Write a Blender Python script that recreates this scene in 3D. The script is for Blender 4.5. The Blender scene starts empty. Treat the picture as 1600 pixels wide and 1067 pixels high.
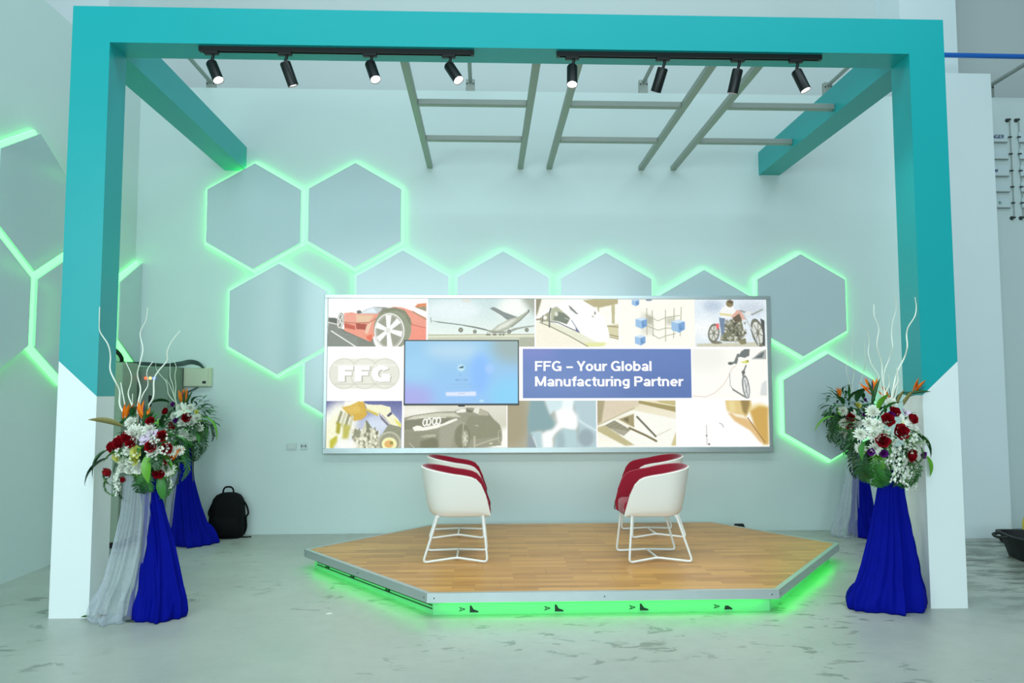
import bpy, math, random
import numpy as np
from mathutils import Vector, Matrix

random.seed(7)
S = bpy.context.scene
COL = S.collection
PI = math.pi

# ------------------------------------------------------------------ camera
F_PX = 1190.06
CAM = np.array([-0.2216, -5.2441, 1.4644])
YAW, PITCH, ROLL = -0.0351, 0.0707, 0.0014


def rotm(ya, pi, ro):
    cy, sy = math.cos(ya), math.sin(ya)
    cp, sp = math.cos(pi), math.sin(pi)
    cr, sr = math.cos(ro), math.sin(ro)
    return (np.array([[cy, -sy, 0], [sy, cy, 0], [0, 0, 1]])
            @ np.array([[1, 0, 0], [0, cp, -sp], [0, sp, cp]])
            @ np.array([[cr, 0, sr], [0, 1, 0], [-sr, 0, cr]]))


RM = rotm(YAW, PITCH, ROLL)
cd = bpy.data.cameras.new('camera')
cd.sensor_width = 36.0
cd.lens = 36.0 * F_PX / 1600.0
cd.clip_start = 0.05
cam = bpy.data.objects.new('camera', cd)
COL.objects.link(cam)
cam.matrix_world = Matrix(((RM[0, 0], RM[0, 2], -RM[0, 1], CAM[0]),
                           (RM[1, 0], RM[1, 2], -RM[1, 1], CAM[1]),
                           (RM[2, 0], RM[2, 2], -RM[2, 1], CAM[2]),
                           (0, 0, 0, 1)))
S.camera = cam

# ------------------------------------------------------------------ light
S.view_settings.view_transform = 'Standard'
S.view_settings.look = 'None'
S.view_settings.exposure = 0.0
S.view_settings.gamma = 1.0
S.view_settings.use_curve_mapping = False

w = bpy.data.worlds.new('hall_ambience')
S.world = w
w.use_nodes = True
bg = w.node_tree.nodes['Background']
bg.inputs[0].default_value = (0.74, 0.95, 1.0, 1)
bg.inputs[1].default_value = 0.27


def area(name, loc, target, sx, sy, energy, col):
    d = bpy.data.lights.new(name, 'AREA')
    d.shape = 'RECTANGLE'
    d.size, d.size_y = sx, sy
    d.energy = energy
    d.color = col
    o = bpy.data.objects.new(name, d)
    COL.objects.link(o)
    o.location = loc
    o.rotation_euler = (Vector(target) - Vector(loc)).to_track_quat('-Z', 'Y').to_euler()
    return o


area('glazed_front', (-0.6, -10.5, 3.2), (0.2, 2.0, 2.0), 9, 4.0, 700, (0.74, 0.955, 1.0))
area('entrance_daylight', (-5.0, -5.5, 2.6), (-2.2, 0.5, 1.8), 2.2, 3.6, 75, (0.82, 1.0, 0.98))
area('hall_ceiling_light', (0.5, -2.6, 7.4), (0.5, -2.0, 0), 9, 2.0, 230, (0.74, 0.955, 1.0))
area('rear_hall_light', (0.5, 2.0, 8.2), (0.5, 2.3, 0), 9, 0.8, 100, (0.74, 0.955, 1.0))


# ------------------------------------------------------------------ helpers
def srgb(c):
    if isinstance(c, str):
        c = tuple(int(c[i:i + 2], 16) for i in (0, 2, 4))
    out = []
    for v in c[:3]:
        v /= 255.0
        out.append(v / 12.92 if v <= 0.04045 else ((v + 0.055) / 1.055) ** 2.4)
    return tuple(out)


def ray(px, py):
    return RM @ np.array([(px - 800) / F_PX, 1, -(py - 533.5) / F_PX])


def atY(px, py, y):
    d = ray(px, py)
    t = (y - CAM[1]) / d[1]
    return CAM + t * d


def atZ(px, py, z):
    d = ray(px, py)
    t = (z - CAM[2]) / d[2]
    return CAM + t * d


MATS = {}


def mat(name, col, rough=0.5, metal=0.0, emit=None, estr=0.0, var=0.0, vscale=8.0, bump=0.0, bscale=60.0,
        spec=0.5, coat=0.0, alpha=1.0, sheen=0.0, trans=0.0):
    m = bpy.data.materials.new(name)
    m.use_nodes = True
    nt = m.node_tree
    b = nt.nodes['Principled BSDF']
    c = srgb(col)
    b.inputs['Base Color'].default_value = (*c, 1)
    b.inputs['Roughness'].default_value = rough
    b.inputs['Metallic'].default_value = metal
    b.inputs['Specular IOR Level'].default_value = spec
    b.inputs['Coat Weight'].default_value = coat
    b.inputs['Alpha'].default_value = alpha
    b.inputs['Sheen Weight'].default_value = sheen
    b.inputs['Transmission Weight'].default_value = trans
    if emit:
        b.inputs['Emission Color'].default_value = (*srgb(emit), 1)
        b.inputs['Emission Strength'].default_value = estr
    tc = nt.nodes.new('ShaderNodeTexCoord')
    if var > 0:
        n = nt.nodes.new('ShaderNodeTexNoise')
        n.inputs['Scale'].default_value = vscale
        n.inputs['Detail'].default_value = 4
        nt.links.new(tc.outputs['Object'], n.inputs['Vector'])
        mx = nt.nodes.new('ShaderNodeMix')
        mx.data_type = 'RGBA'
        mx.inputs[6].default_value = (*[max(0, v * (1 - var)) for v in c], 1)
        mx.inputs[7].default_value = (*[min(1, v * (1 + var)) for v in c], 1)
        nt.links.new(n.outputs[0], mx.inputs[0])
        nt.links.new(mx.outputs[2], b.inputs['Base Color'])
    if bump > 0:
        n2 = nt.nodes.new('ShaderNodeTexNoise')
        n2.inputs['Scale'].default_value = bscale
        n2.inputs['Detail'].default_value = 3
        nt.links.new(tc.outputs['Object'], n2.inputs['Vector'])
        bp = nt.nodes.new('ShaderNodeBump')
        bp.inputs['Strength'].default_value = bump
        bp.inputs['Distance'].default_value = 0.004
        nt.links.new(n2.outputs[0], bp.inputs['Height'])
        nt.links.new(bp.outputs[0], b.inputs['Normal'])
    MATS[name] = m
    return m


class MB:
    """collects geometry, then links it as one mesh object"""

    def __init__(s):
        s.v, s.f, s.m = [], [], []

    def add(s, verts, faces, mi=0):
        o = len(s.v)
        s.v += [tuple(map(float, v)) for v in verts]
        s.f += [tuple(i + o for i in f) for f in faces]
        s.m += [mi] * len(faces)
        return s

    def box(s, x0, x1, y0, y1, z0, z1, mi=0, bev=0.0):
        if bev > 0:
            b = min(bev, (x1 - x0) / 2.01, (y1 - y0) / 2.01, (z1 - z0) / 2.01)
            lo, hi = (x0, y0, z0), (x1, y1, z1)
            vs, idx = [], {}
            for sx in (0, 1):
                for sy in (0, 1):
                    for sz in (0, 1):
                        sg = (sx, sy, sz)
                        for ax in range(3):
                            p = []
                            for a in range(3):
                                e = hi[a] if sg[a] else lo[a]
                                if a != ax:
                                    e += -b if sg[a] else b
                                p.append(e)
                            idx[(sg, ax)] = len(vs)
                            vs.append(p)
            fs = []
            for ax in range(3):
                a1, a2 = (ax + 1) % 3, (ax + 2) % 3
                for sd in (0, 1):
                    q = []
                    for (i, j) in ((0, 0), (1, 0), (1, 1), (0, 1)):
                        sg = [0, 0, 0]
                        sg[ax], sg[a1], sg[a2] = sd, i, j
                        q.append(idx[(tuple(sg), ax)])
                    fs.append(q if sd else q[::-1])
            for ax in range(3):
                a1, a2 = (ax + 1) % 3, (ax + 2) % 3
                for i in (0, 1):
                    for j in (0, 1):
                        sg0 = [0, 0, 0]
                        sg0[a1], sg0[a2] = i, j
                        sg1 = list(sg0)
                        sg1[ax] = 1
                        q = [idx[(tuple(sg0), a1)], idx[(tuple(sg1), a1)], idx[(tuple(sg1), a2)], idx[(tuple(sg0), a2)]]
                        fs.append(q if (i == j) else q[::-1])
            for sg in [(a, b2, c) for a in (0, 1) for b2 in (0, 1) for c in (0, 1)]:
                q = [idx[(sg, 0)], idx[(sg, 1)], idx[(sg, 2)]]
                fs.append(q if sum(sg) % 2 else q[::-1])
            return s.add(vs, fs, mi)
        vs = [(x, y, z) for z in (z0, z1) for (x, y) in ((x0, y0), (x1, y0), (x1, y1), (x0, y1))]
        return s.add(vs, [(3, 2, 1, 0), (4, 5, 6, 7), (0, 1, 5, 4), (1, 2, 6, 5), (2, 3, 7, 6), (3, 0, 4, 7)], mi)

    def prism(s, poly, y0, y1, mi=0, axis='y'):
        """poly: list of 2-D points; extruded along axis from y0 to y1"""
        n = len(poly)

        def P(a, b, t):
            return (a, t, b) if axis == 'y' else ((t, a, b) if axis == 'x' else (a, b, t))
        vs = [P(a, b, y0) for a, b in poly] + [P(a, b, y1) for a, b in poly]
        fs = [tuple(range(n)), tuple(range(2 * n - 1, n - 1, -1))]
        fs += [(i, i + n, (i + 1) % n + n, (i + 1) % n) for i in range(n)]
        return s.add(vs, fs, mi)

    def tube(s, pts, r, n=8, mi=0, caps=True, closed=False):
        pts = [Vector(p) for p in pts]
        m = len(pts)
        rs = r if isinstance(r, (list, tuple)) else [r] * m
        T = []
        for i in range(m):
            if closed:
                d = pts[(i + 1) % m] - pts[i - 1]
            else:
                d = pts[min(i + 1, m - 1)] - pts[max(i - 1, 0)]
            T.append(d.normalized() if d.length > 1e-9 else Vector((0, 0, 1)))
        u = T[0].orthogonal().normalized()
        vs = []
        for i in range(m):
            u = (u - T[i] * u.dot(T[i]))
            u = u.normalized() if u.length > 1e-6 else T[i].orthogonal().normalized()
            v = T[i].cross(u)
            for k in range(n):
                a = 2 * PI * k / n
                vs.append(pts[i] + (u * math.cos(a) + v * math.sin(a)) * rs[i])
        fs = []
        for i in range(m if closed else m - 1):
            j = (i + 1) % m
            for k in range(n):
                fs.append((i * n + k, i * n + (k + 1) % n, j * n + (k + 1) % n, j * n + k))
        if caps and not closed:
            fs.append(tuple(range(n - 1, -1, -1)))
            fs.append(tuple(range((m - 1) * n, m * n)))
        return s.add(vs, fs, mi)

    def rings(s, rings, mi=0, cap0=True, cap1=True):
        n = len(rings[0])
        vs = [p for r in rings for p in r]
        fs = []
        for i in range(len(rings) - 1):
            for k in range(n):
                fs.append((i * n + k, i * n + (k + 1) % n, (i + 1) * n + (k + 1) % n, (i + 1) * n + k))
        if cap0:
            fs.append(tuple(range(n - 1, -1, -1)))
        if cap1:
            fs.append(tuple(range((len(rings) - 1) * n, len(rings) * n)))
        return s.add(vs, fs, mi)

    def lathe(s, prof, n=20, M=None, mi=0, cap0=True, cap1=True):
        M = M or Matrix.Identity(4)
        rr = []
        for r, z in prof:
            rr.append([M @ Vector((r * math.cos(2 * PI * k / n), r * math.sin(2 * PI * k / n), z)) for k in range(n)])
        return s.rings(rr, mi, cap0, cap1)

    def mesh(s, name, mats, smooth=False):
        me = bpy.data.meshes.new(name)
        me.from_pydata(s.v, [], s.f)
        mats = mats if isinstance(mats, (list, tuple)) else [mats]
        for q in mats:
            me.materials.append(MATS[q] if isinstance(q, str) else q)
        if any(s.m):
            me.polygons.foreach_set('material_index', s.m)
        if smooth:
            me.polygons.foreach_set('use_smooth', [True] * len(s.f))
            if smooth != 'all':
                try:
                    me.set_sharp_from_angle(angle=math.radians(smooth if isinstance(smooth, (int, float)) and smooth is not True else 40))
                except Exception:
                    pass
        me.update()
        return me

    def build(s, name, mats, parent=None, smooth=False):
        return link(name, s.mesh(name, mats, smooth), parent)


def link(name, me, parent=None, matrix=None):
    o = bpy.data.objects.new(name, me)
    COL.objects.link(o)
    if parent is not None:
        o.parent = parent
    if matrix is not None:
        o.matrix_basis = matrix
    return o


def tag(o, label=None, cat=None, group=None, kind=None):
    if label:
        o['label'] = label
    if cat:
        o['category'] = cat
    if group:
        o['group'] = group
    if kind:
        o['kind'] = kind
    return o


def thing(name, label, cat, loc=(0, 0, 0), rz=0.0, group=None):
    o = bpy.data.objects.new(name, None)
    o.empty_display_size = 0.1
    COL.objects.link(o)
    o.location = loc
    o.rotation_euler = (0, 0, rz)
    return tag(o, label, cat, group)


def copy_tree(o, parent=None):
    c = o.copy()
    COL.objects.link(c)
    c.parent = parent
    for ch in [k for k in COL.objects if k.parent == o]:
        copy_tree(ch, c)
    return c


def arc(cx, cy, rx, ry, a0, a1, n=14):
    return [(cx + rx * math.cos(math.radians(a0 + (a1 - a0) * k / n)), cy + ry * math.sin(math.radians(a0 + (a1 - a0) * k / n))) for k in range(n + 1)]


def glyph(ch, h):
    """centre-line strokes of a grotesque letter, capital height 1, half stroke width h; returns strokes and advance"""
    O = arc(.30, .36, .30 - h, .375 - h, 0, 360, 24)
    stem = [(h, 0), (h, 1)]
    G = {
        'F': ([stem, [(0, 1 - h), (.60, 1 - h)], [(0, .52), (.54, .52)]], .66),
        'E': ([stem, [(0, 1 - h), (.60, 1 - h)], [(0, .52), (.56, .52)], [(0, h), (.62, h)]], .70),
        'G': ([arc(.40, .5, .40 - h, .52 - h, 42, 318, 22), [(.745 - h, 0), (.745 - h, .50)], [(.42, .50 - h), (.745, .50 - h)], arc(.40, .5, .40 - h, .52 - h, 318, 345, 4)], .84),
        'Y': ([[(.04 + h * .3, 1), (.34, .42)], [(.64 - h * .3, 1), (.34, .42)], [(.34, 0), (.34, .48)]], .70),
        'M': ([stem, [(.86 - h, 0), (.86 - h, 1)], [(h, 1), (.43, .08)], [(.86 - h, 1), (.43, .08)]], .94),
        'N': ([stem, [(.72 - h, 0), (.72 - h, 1)], [(h, 1), (.72 - h, 0)]], .80),
        'P': ([stem, [(h, 1 - h), (.40, 1 - h)] + arc(.40, .70, .27 - h, .30 - h, 90, -90, 12) + [(h, .40 + h)]], .72),
        'R': ([stem, [(h, 1 - h), (.40, 1 - h)] + arc(.40, .72, .27 - h, .28 - h, 90, -90, 12) + [(h, .44 + h)], [(.38, .48), (.66 - h, 0)]], .76),
        'A': ([[(h, 0), (.36, 1)], [(.72 - h, 0), (.36, 1)], [(.14, .28), (.58, .28)]], .78),
        'o': ([O], .66),
        'b': ([stem, O], .66),
        'e': ([arc(.30, .36, .30 - h, .375 - h, 0, 318, 20), [(h, .36), (.60 - h * .2, .36)]], .65),
        'c': ([arc(.30, .36, .30 - h, .375 - h, 48, 312, 18)], .555),
        'u': ([[(h, .73), (h, .26)] + arc(.28, .26, .28 - h, .28 - h, 180, 360, 12), [(.56 - h, 0), (.56 - h, .73)]], .64),
        'n': ([[(h, 0), (h, .73)], arc(.28, .46, .28 - h, .285 - h, 180, 0, 12) + [(.56 - h, 0)]], .64),
        'r': ([[(h, 0), (h, .73)], arc(.36, .36, .36 - h, .375 - h, 175, 84, 8)], .41),
        'l': ([stem], 2 * h + .075),
        'i': ([[(h, 0), (h, .73)], [(h, .84), (h, 1)]], 2 * h + .075),
        'a': ([arc(.26, .205, .26 - h, .215 - h, 0, 360, 18), arc(.28, .47, .265 - h, .275 - h, 165, 0, 10) + [(.545 - h, 0)]], .62),
        'f': ([[(.10 + h, 0), (.10 + h, .80)] + arc(.36, .80, .26 - h, .21 - h, 180, 84, 7), [(0, .73 - h * .8), (.37, .73 - h * .8)]], .39),
        't': ([[(.10 + h, .93), (.10 + h, .19)] + arc(.34, .19, .24 - h, .20 - h, 180, 276, 7), [(0, .73 - h * .8), (.37, .73 - h * .8)]], .41),
        'g': ([arc(.29, .375, .29 - h, .36 - h, 0, 360, 24), [(.57 - h, .73), (.57 - h, -.04)] + arc(.29, -.04, .28 - h, .20 - h, 0, -155, 12)], .65),
        '\u2013': ([[(.02, .38), (.54, .38)]], .56),
        '\u2019': ([[(h, .80), (h, 1)]], .3),
        ' ': ([], .28),
    }
    return G[ch]


def text_mesh(body, half=0.09):
    mb = MB()
    x = 0.0
    for ch in body:
        strokes, adv = glyph(ch, half)
        for st in strokes:
            P = [Vector((p[0] + x, p[1])) for p in st]
            m_ = len(P)
            closed = m_ > 8 and (P[0] - P[-1]).length < 1e-4
            vs = []
            for i in range(m_):
                if closed:
                    e1 = (P[i] - P[i - 1 if i else m_ - 2]).normalized()
                    e2 = (P[(i + 1) if i < m_ - 1 else 1] - P[i]).normalized()
                else:
                    e1 = (P[i] - P[i - 1]).normalized() if i else (P[1] - P[0]).normalized()
                    e2 = (P[i + 1] - P[i]).normalized() if i < m_ - 1 else e1
                n1, n2 = Vector((-e1.y, e1.x)), Vector((-e2.y, e2.x))
                k = half / max(0.45, 1 + n1.dot(n2))
                o_ = (n1 + n2) * k
                vs += [(P[i].x - o_.x, P[i].y - o_.y, 0), (P[i].x + o_.x, P[i].y + o_.y, 0)]
            mb.add(vs, [(2 * i, 2 * i + 2, 2 * i + 3, 2 * i + 1) for i in range(m_ - 1)])
        x += adv
    me = bpy.data.meshes.new('lettering')
    me.from_pydata(mb.v, [], mb.f)
    return me


def text_fit(body, x0, x1, zbase, zcap, y, material, parent, name='lettering', half=0.09):
    """upright flat lettering facing -Y, one object a word, stretched to run x0..x1 with capital height zcap - zbase"""
    pen, words = 0.0, []
    for wd in body.split(' '):
        me = text_mesh(wd, half)
        co = np.empty(len(me.vertices) * 3, dtype=np.float32)
        me.vertices.foreach_get('co', co)
        co = co.reshape(-1, 3)
        co[:, 0] += pen
        words.append((me, co))
        pen += sum(glyph(ch, half)[1] for ch in wd) + glyph(' ', half)[1]
    lo = min(c_[:, 0].min() for _, c_ in words)
    hi = max(c_[:, 0].max() for _, c_ in words)
    for me, co in words:
        nx = x0 + (co[:, 0] - lo) / (hi - lo) * (x1 - x0)
        nz = zbase + co[:, 1] * (zcap - zbase)
        me.vertices.foreach_set('co', np.stack([nx, np.full_like(nx, y), nz], 1).astype(np.float32).ravel())
        me.materials.append(MATS[material])
        me.update()
        link(name, me, parent)


# ------------------------------------------------------------------ materials
mat('wall_paint', (208, 222, 222), 0.55, var=0.02, vscale=3, bump=0.05, bscale=180, spec=0.35)
mat('upper_wall_paint', (196, 206, 206), 0.7, var=0.03, vscale=2)
mat('pier_paint', (222, 234, 238), 0.6, var=0.02, vscale=3)
mat('white_board', (232, 238, 238), 0.45, var=0.015, vscale=5, spec=0.4)
mat('teal_board', (8, 160, 164), 0.38, var=0.03, vscale=3, spec=0.45)
mat('hex_face', (194, 211, 215), 0.16, var=0.015, vscale=3, spec=0.6)
mat('led_green', (120, 230, 150), 0.5, emit=(100, 255, 116), estr=3.0)
mat('stage_led', (120, 230, 150), 0.5, emit=(34, 255, 72), estr=4.2)
mat('aluminium', (196, 204, 206), 0.34, metal=0.75, var=0.04, vscale=14)
mat('steel_tube', (150, 158, 152), 0.45, metal=0.25, var=0.05, vscale=9)
mat('dark_metal', (52, 62, 60), 0.5, var=0.08, vscale=20)
mat('black_metal', (12, 16, 17), 0.42, var=0.1, vscale=20, spec=0.4)
mat('lamp_lens', (255, 255, 255), 0.3, emit=(255, 252, 245), estr=14.0)
mat('skirt', (128, 224, 152), 0.35, var=0.02, vscale=6, spec=0.5)  # white skirt boards; green of the LED glow is put into the base colour
mat('black_print', (14, 40, 30), 0.6, var=0.05)
mat('chair_white', (236, 232, 226), 0.42, var=0.015, vscale=10, spec=0.45)
mat('chair_red', (150, 18, 44), 0.85, var=0.10, vscale=60, bump=0.25, bscale=300, spec=0.2, sheen=0.3)
mat('chair_wire', (238, 240, 240), 0.35, var=0.01, spec=0.5)
mat('tv_black', (8, 10, 14), 0.25, var=0.1, vscale=30)
mat('letter_white', (20, 20, 20), 0.5, emit=(255, 255, 255), estr=1.0, spec=0.1)
mat('cabinet_grey', (120, 138, 124), 0.5, var=0.04, vscale=5)
mat('trunking_grey', (150, 164, 148), 0.5, var=0.04, vscale=5)
mat('beige_plastic', (196, 204, 178), 0.45, var=0.02, vscale=8)
mat('plate_white', (196, 206, 206), 0.4, var=0.02)
mat('rubber_black', (10, 13, 14), 0.6, var=0.15, vscale=25)
mat('cable_grey', (66, 84, 82), 0.6, var=0.1, vscale=20)
mat('bag_black', (5, 6, 9), 0.8, var=0.3, vscale=25, bump=0.3, bscale=200, spec=0.2)
mat('blue_pipe', (22, 100, 190), 0.4, var=0.05)
mat('yellow_plastic', (214, 190, 60), 0.4, var=0.05)
mat('acrylic', (204, 220, 224), 0.12, var=0.01, spec=0.6)
mat('navy_print', (24, 40, 110), 0.5, var=0.05)
mat('green_print', (60, 140, 110), 0.5, var=0.05)
mat('rose_red', (150, 8, 24), 0.6, var=0.2, vscale=40, spec=0.2)
mat('petal_white', (236, 238, 226), 0.6, var=0.04, vscale=30, spec=0.2)
mat('petal_lilac', (214, 196, 216), 0.6, var=0.08, vscale=30, spec=0.2)
mat('petal_yellow', (224, 222, 120), 0.6, var=0.08, vscale=30, spec=0.2)
mat('petal_purple', (92, 12, 110), 0.6, var=0.15, vscale=30, spec=0.2)
mat('petal_orange', (236, 120, 20), 0.5, var=0.12, vscale=30, spec=0.2)
mat('petal_blue', (30, 40, 90), 0.5, var=0.1, vscale=30)
mat('leaf_dark', (28, 80, 32), 0.45, var=0.25, vscale=18)
mat('leaf_mid', (52, 122, 44), 0.45, var=0.25, vscale=18)
mat('leaf_light', (96, 160, 40), 0.4, var=0.2, vscale=18)
mat('spathe_beige', (150, 140, 84), 0.5, var=0.15, vscale=18)
mat('twig_white', (236, 238, 224), 0.6, var=0.06, vscale=30)
mat('foam_green', (30, 60, 34), 0.9, var=0.2)
mat('drape_blue', (3, 15, 134), 0.7, var=0.14, vscale=14, spec=0.06)
led_dots = [mat('lamp_red', (255, 90, 50), 0.4, emit=(255, 80, 40), estr=2.5),
            mat('lamp_amber', (255, 210, 120), 0.4, emit=(255, 200, 110), estr=2.5),
            mat('lamp_blue', (80, 110, 255), 0.4, emit=(90, 120, 255), estr=2.5)]

# sheer cloth: net of threads that lets light through
m = mat('tulle', (206, 214, 224), 0.7, var=0.05, vscale=30, spec=0.1)
nt = m.node_tree
tr = nt.nodes.new('ShaderNodeBsdfTransparent')
mxs = nt.nodes.new('ShaderNodeMixShader')
lw = nt.nodes.new('ShaderNodeLayerWeight')
lw.inputs[0].default_value = 0.35
mr = nt.nodes.new('ShaderNodeMapRange')
mr.inputs[3].default_value = 0.22
mr.inputs[4].default_value = 0.72
out = nt.nodes['Material Output']
nt.links.new(lw.outputs['Facing'], mr.inputs[0])
nt.links.new(mr.outputs[0], mxs.inputs[0])
nt.links.new(tr.outputs[0], mxs.inputs[1])
nt.links.new(nt.nodes['Principled BSDF'].outputs[0], mxs.inputs[2])
nt.links.new(mxs.outputs[0], out.inputs[0])

# printed film lit from behind: colours stored on the print itself
m = bpy.data.materials.new('backlit_film')
m.use_nodes = True
nt = m.node_tree
b = nt.nodes['Principled BSDF']
at = nt.nodes.new('ShaderNodeAttribute')
at.attribute_name = 'print'
b.inputs['Base Color'].default_value = (0.02, 0.02, 0.02, 1)
b.inputs['Roughness'].default_value = 0.3
b.inputs['Specular IOR Level'].default_value = 0.15
nt.links.new(at.outputs['Color'], b.inputs['Emission Color'])
b.inputs['Emission Strength'].default_value = 1.0
m.cycles.emission_sampling = 'NONE'
MATS['backlit_film'] = m

# oiled concrete floor with dust, stains and shoe marks
m = bpy.data.materials.new('concrete')
m.use_nodes = True
nt = m.node_tree
N, L = nt.nodes, nt.links
b = N['Principled BSDF']
tc = N.new('ShaderNodeTexCoord')


def noise(scale, detail=5, rough=0.6, stretch=None, dist=0.0):
    n = N.new('ShaderNodeTexNoise')
    n.inputs['Scale'].default_value = scale
    n.inputs['Detail'].default_value = detail
    n.inputs['Roughness'].default_value = rough
    n.inputs['Distortion'].default_value = dist
    if stretch:
        mp = N.new('ShaderNodeMapping')
        mp.inputs['Scale'].default_value = stretch
        L.new(tc.outputs['Object'], mp.inputs[0])
        L.new(mp.outputs[0], n.inputs['Vector'])
    else:
        L.new(tc.outputs['Object'], n.inputs['Vector'])
    return n


def ramp(src, p0, c0, p1, c1):
    r = N.new('ShaderNodeValToRGB')
    r.color_ramp.elements[0].position, r.color_ramp.elements[0].color = p0, (*c0, 1)
    r.color_ramp.elements[1].position, r.color_ramp.elements[1].color = p1, (*c1, 1)
    L.new(src, r.inputs[0])
    return r


def mixc(fac, a, bb, mode='MIX'):
    x = N.new('ShaderNodeMix')
    x.data_type = 'RGBA'
    x.blend_type = mode
    if isinstance(fac, float):
        x.inputs[0].default_value = fac
    else:
        L.new(fac, x.inputs[0])
    L.new(a, x.inputs[6])
    L.new(bb, x.inputs[7])
    return x.outputs[2]


base = ramp(noise(0.9, 6).outputs[0], 0.3, srgb((164, 170, 162)), 0.7, srgb((178, 183, 175)))
fine = ramp(noise(9, 8, 0.7).outputs[0], 0.35, (0.93, 0.93, 0.93), 0.65, (1, 1, 1))
c1 = mixc(1.0, base.outputs[0], fine.outputs[0], 'MULTIPLY')
# shoe and wheel smears: thresholded stretched noise, denser to the right of the stage
sm = ramp(noise(4.6, 4, 0.6, (1.0, 2.0, 1), 0.8).outputs[0], 0.585, (0, 0, 0), 0.63, (1, 1, 1))
sm2 = ramp(noise(0.75, 2).outputs[0], 0.50, (0, 0, 0), 0.56, (1, 1, 1))
smm = mixc(1.0, sm.outputs[0], sm2.outputs[0], 'MULTIPLY')
sx = N.new('ShaderNodeSeparateXYZ')
L.new(tc.outputs['Object'], sx.inputs[0])
mrx = N.new('ShaderNodeMapRange')
mrx.inputs[1].default_value, mrx.inputs[2].default_value = 3.0, 3.9
L.new(sx.outputs[0], mrx.inputs[0])
dk = ramp(noise(3.0, 6, 0.65, (1.1, 2.4, 1)).outputs[0], 0.44, (0, 0, 0), 0.60, (1, 1, 1))
dkm = N.new('ShaderNodeMath')
dkm.operation = 'MULTIPLY'
L.new(dk.outputs[0], dkm.inputs[0])
L.new(mrx.outputs[0], dkm.inputs[1])
stain = N.new('ShaderNodeRGB')
stain.outputs[0].default_value = (*srgb((132, 138, 130)), 1)
stain2 = N.new('ShaderNodeRGB')
stain2.outputs[0].default_value = (*srgb((104, 110, 100)), 1)
c2 = mixc(smm, c1, stain.outputs[0])
c3 = mixc(dkm.outputs[0], c2, stain2.outputs[0])
# dried paint flecks
vo = N.new('ShaderNodeTexVoronoi')
vo.inputs['Scale'].default_value = 1.4
L.new(tc.outputs['Object'], vo.inputs['Vector'])
fl = ramp(vo.outputs['Distance'], 0.03, (1, 1, 1), 0.045, (0, 0, 0))
white = N.new('ShaderNodeRGB')
white.outputs[0].default_value = (*srgb((226, 228, 214)), 1)
c4 = mixc(fl.outputs[0], c3, white.outputs[0])
L.new(c4, b.inputs['Base Color'])
rr = ramp(noise(1.7, 5).outputs[0], 0.3, (0.28, 0.28, 0.28), 0.7, (0.48, 0.48, 0.48))
L.new(rr.outputs[0], b.inputs['Roughness'])
b.inputs['Specular IOR Level'].default_value = 0.5
bp = N.new('ShaderNodeBump')
bp.inputs['Strength'].default_value = 0.08
bp.inputs['Distance'].default_value = 0.01
L.new(noise(14, 6).outputs[0], bp.inputs['Height'])
L.new(bp.outputs[0], b.inputs['Normal'])
MATS['concrete'] = m

# three-strip oak laminate
m = bpy.data.materials.new('oak_laminate')
m.use_nodes = True
nt = m.node_tree
N, L = nt.nodes, nt.links
b = N['Principled BSDF']
tc = N.new('ShaderNodeTexCoord')
br = N.new('ShaderNodeTexBrick')
br.offset = 0.37
br.inputs['Color1'].default_value = (*srgb((214, 158, 80)), 1)
br.inputs['Color2'].default_value = (*srgb((180, 124, 56)), 1)
br.inputs['Mortar'].default_value = (*srgb((170, 118, 60)), 1)
br.inputs['Scale'].default_value = 1.0
br.inputs['Mortar Size'].default_value = 0.0007
br.inputs['Brick Width'].default_value = 0.43
br.inputs['Row Height'].default_value = 0.0633
L.new(tc.outputs['Object'], br.inputs['Vector'])
gr = noise(30, 6, 0.65, (0.12, 1.6, 1))
gr2 = ramp(gr.outputs[0], 0.3, (0.82, 0.80, 0.76), 0.7, (1.06, 1.05, 1.04))
cc = mixc(1.0, br.outputs[0], gr2.outputs[0], 'MULTIPLY')
L.new(cc, b.inputs['Base Color'])
b.inputs['Roughness'].default_value = 0.34
MATS['oak_laminate'] = m

# ------------------------------------------------------------------ the room
B = 3.039       # back partition wall
WT = 4.85       # top of the partitions


def struct(name, mb, material, label, smooth=False):
    o = mb.build(name, material, None, smooth)
    return tag(o, label, None, None, 'structure')


struct('floor', MB().box(-11, 12, -9, 9, -0.1, 0), 'concrete', 'pale grey sealed concrete floor with smears and shoe marks')
struct('wall_back', MB().box(-4.12, 8.2, B, B + 0.12, 0, WT), 'wall_paint', 'tall white partition wall behind the stage')
struct('wall_left', MB().box(-4.12, -4.0, -1.6, B, 0, WT), 'wall_paint', 'white partition wall left of the teal frame')
struct('wall_upper', MB().box(-11, 12, 3.75, 3.87, 0, 9.0), 'upper_wall_paint', 'grey upper hall wall above the white partition')
struct('wall_pier_right', MB().box(4.45, 5.168, 2.485, B, 0, 4.885), 'pier_paint', 'white boxed pier right of the teal frame')
struct('column_right', MB().box(4.612, 5.285, 3.2, 3.75, 0, 9.0), 'pier_paint', 'pale hall column above the right end of the partition')
struct('column_left', MB().box(-5.9, -4.465, 3.2, 3.75, 0, 9.0), 'pier_paint', 'pale hall column above the left wall')

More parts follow.
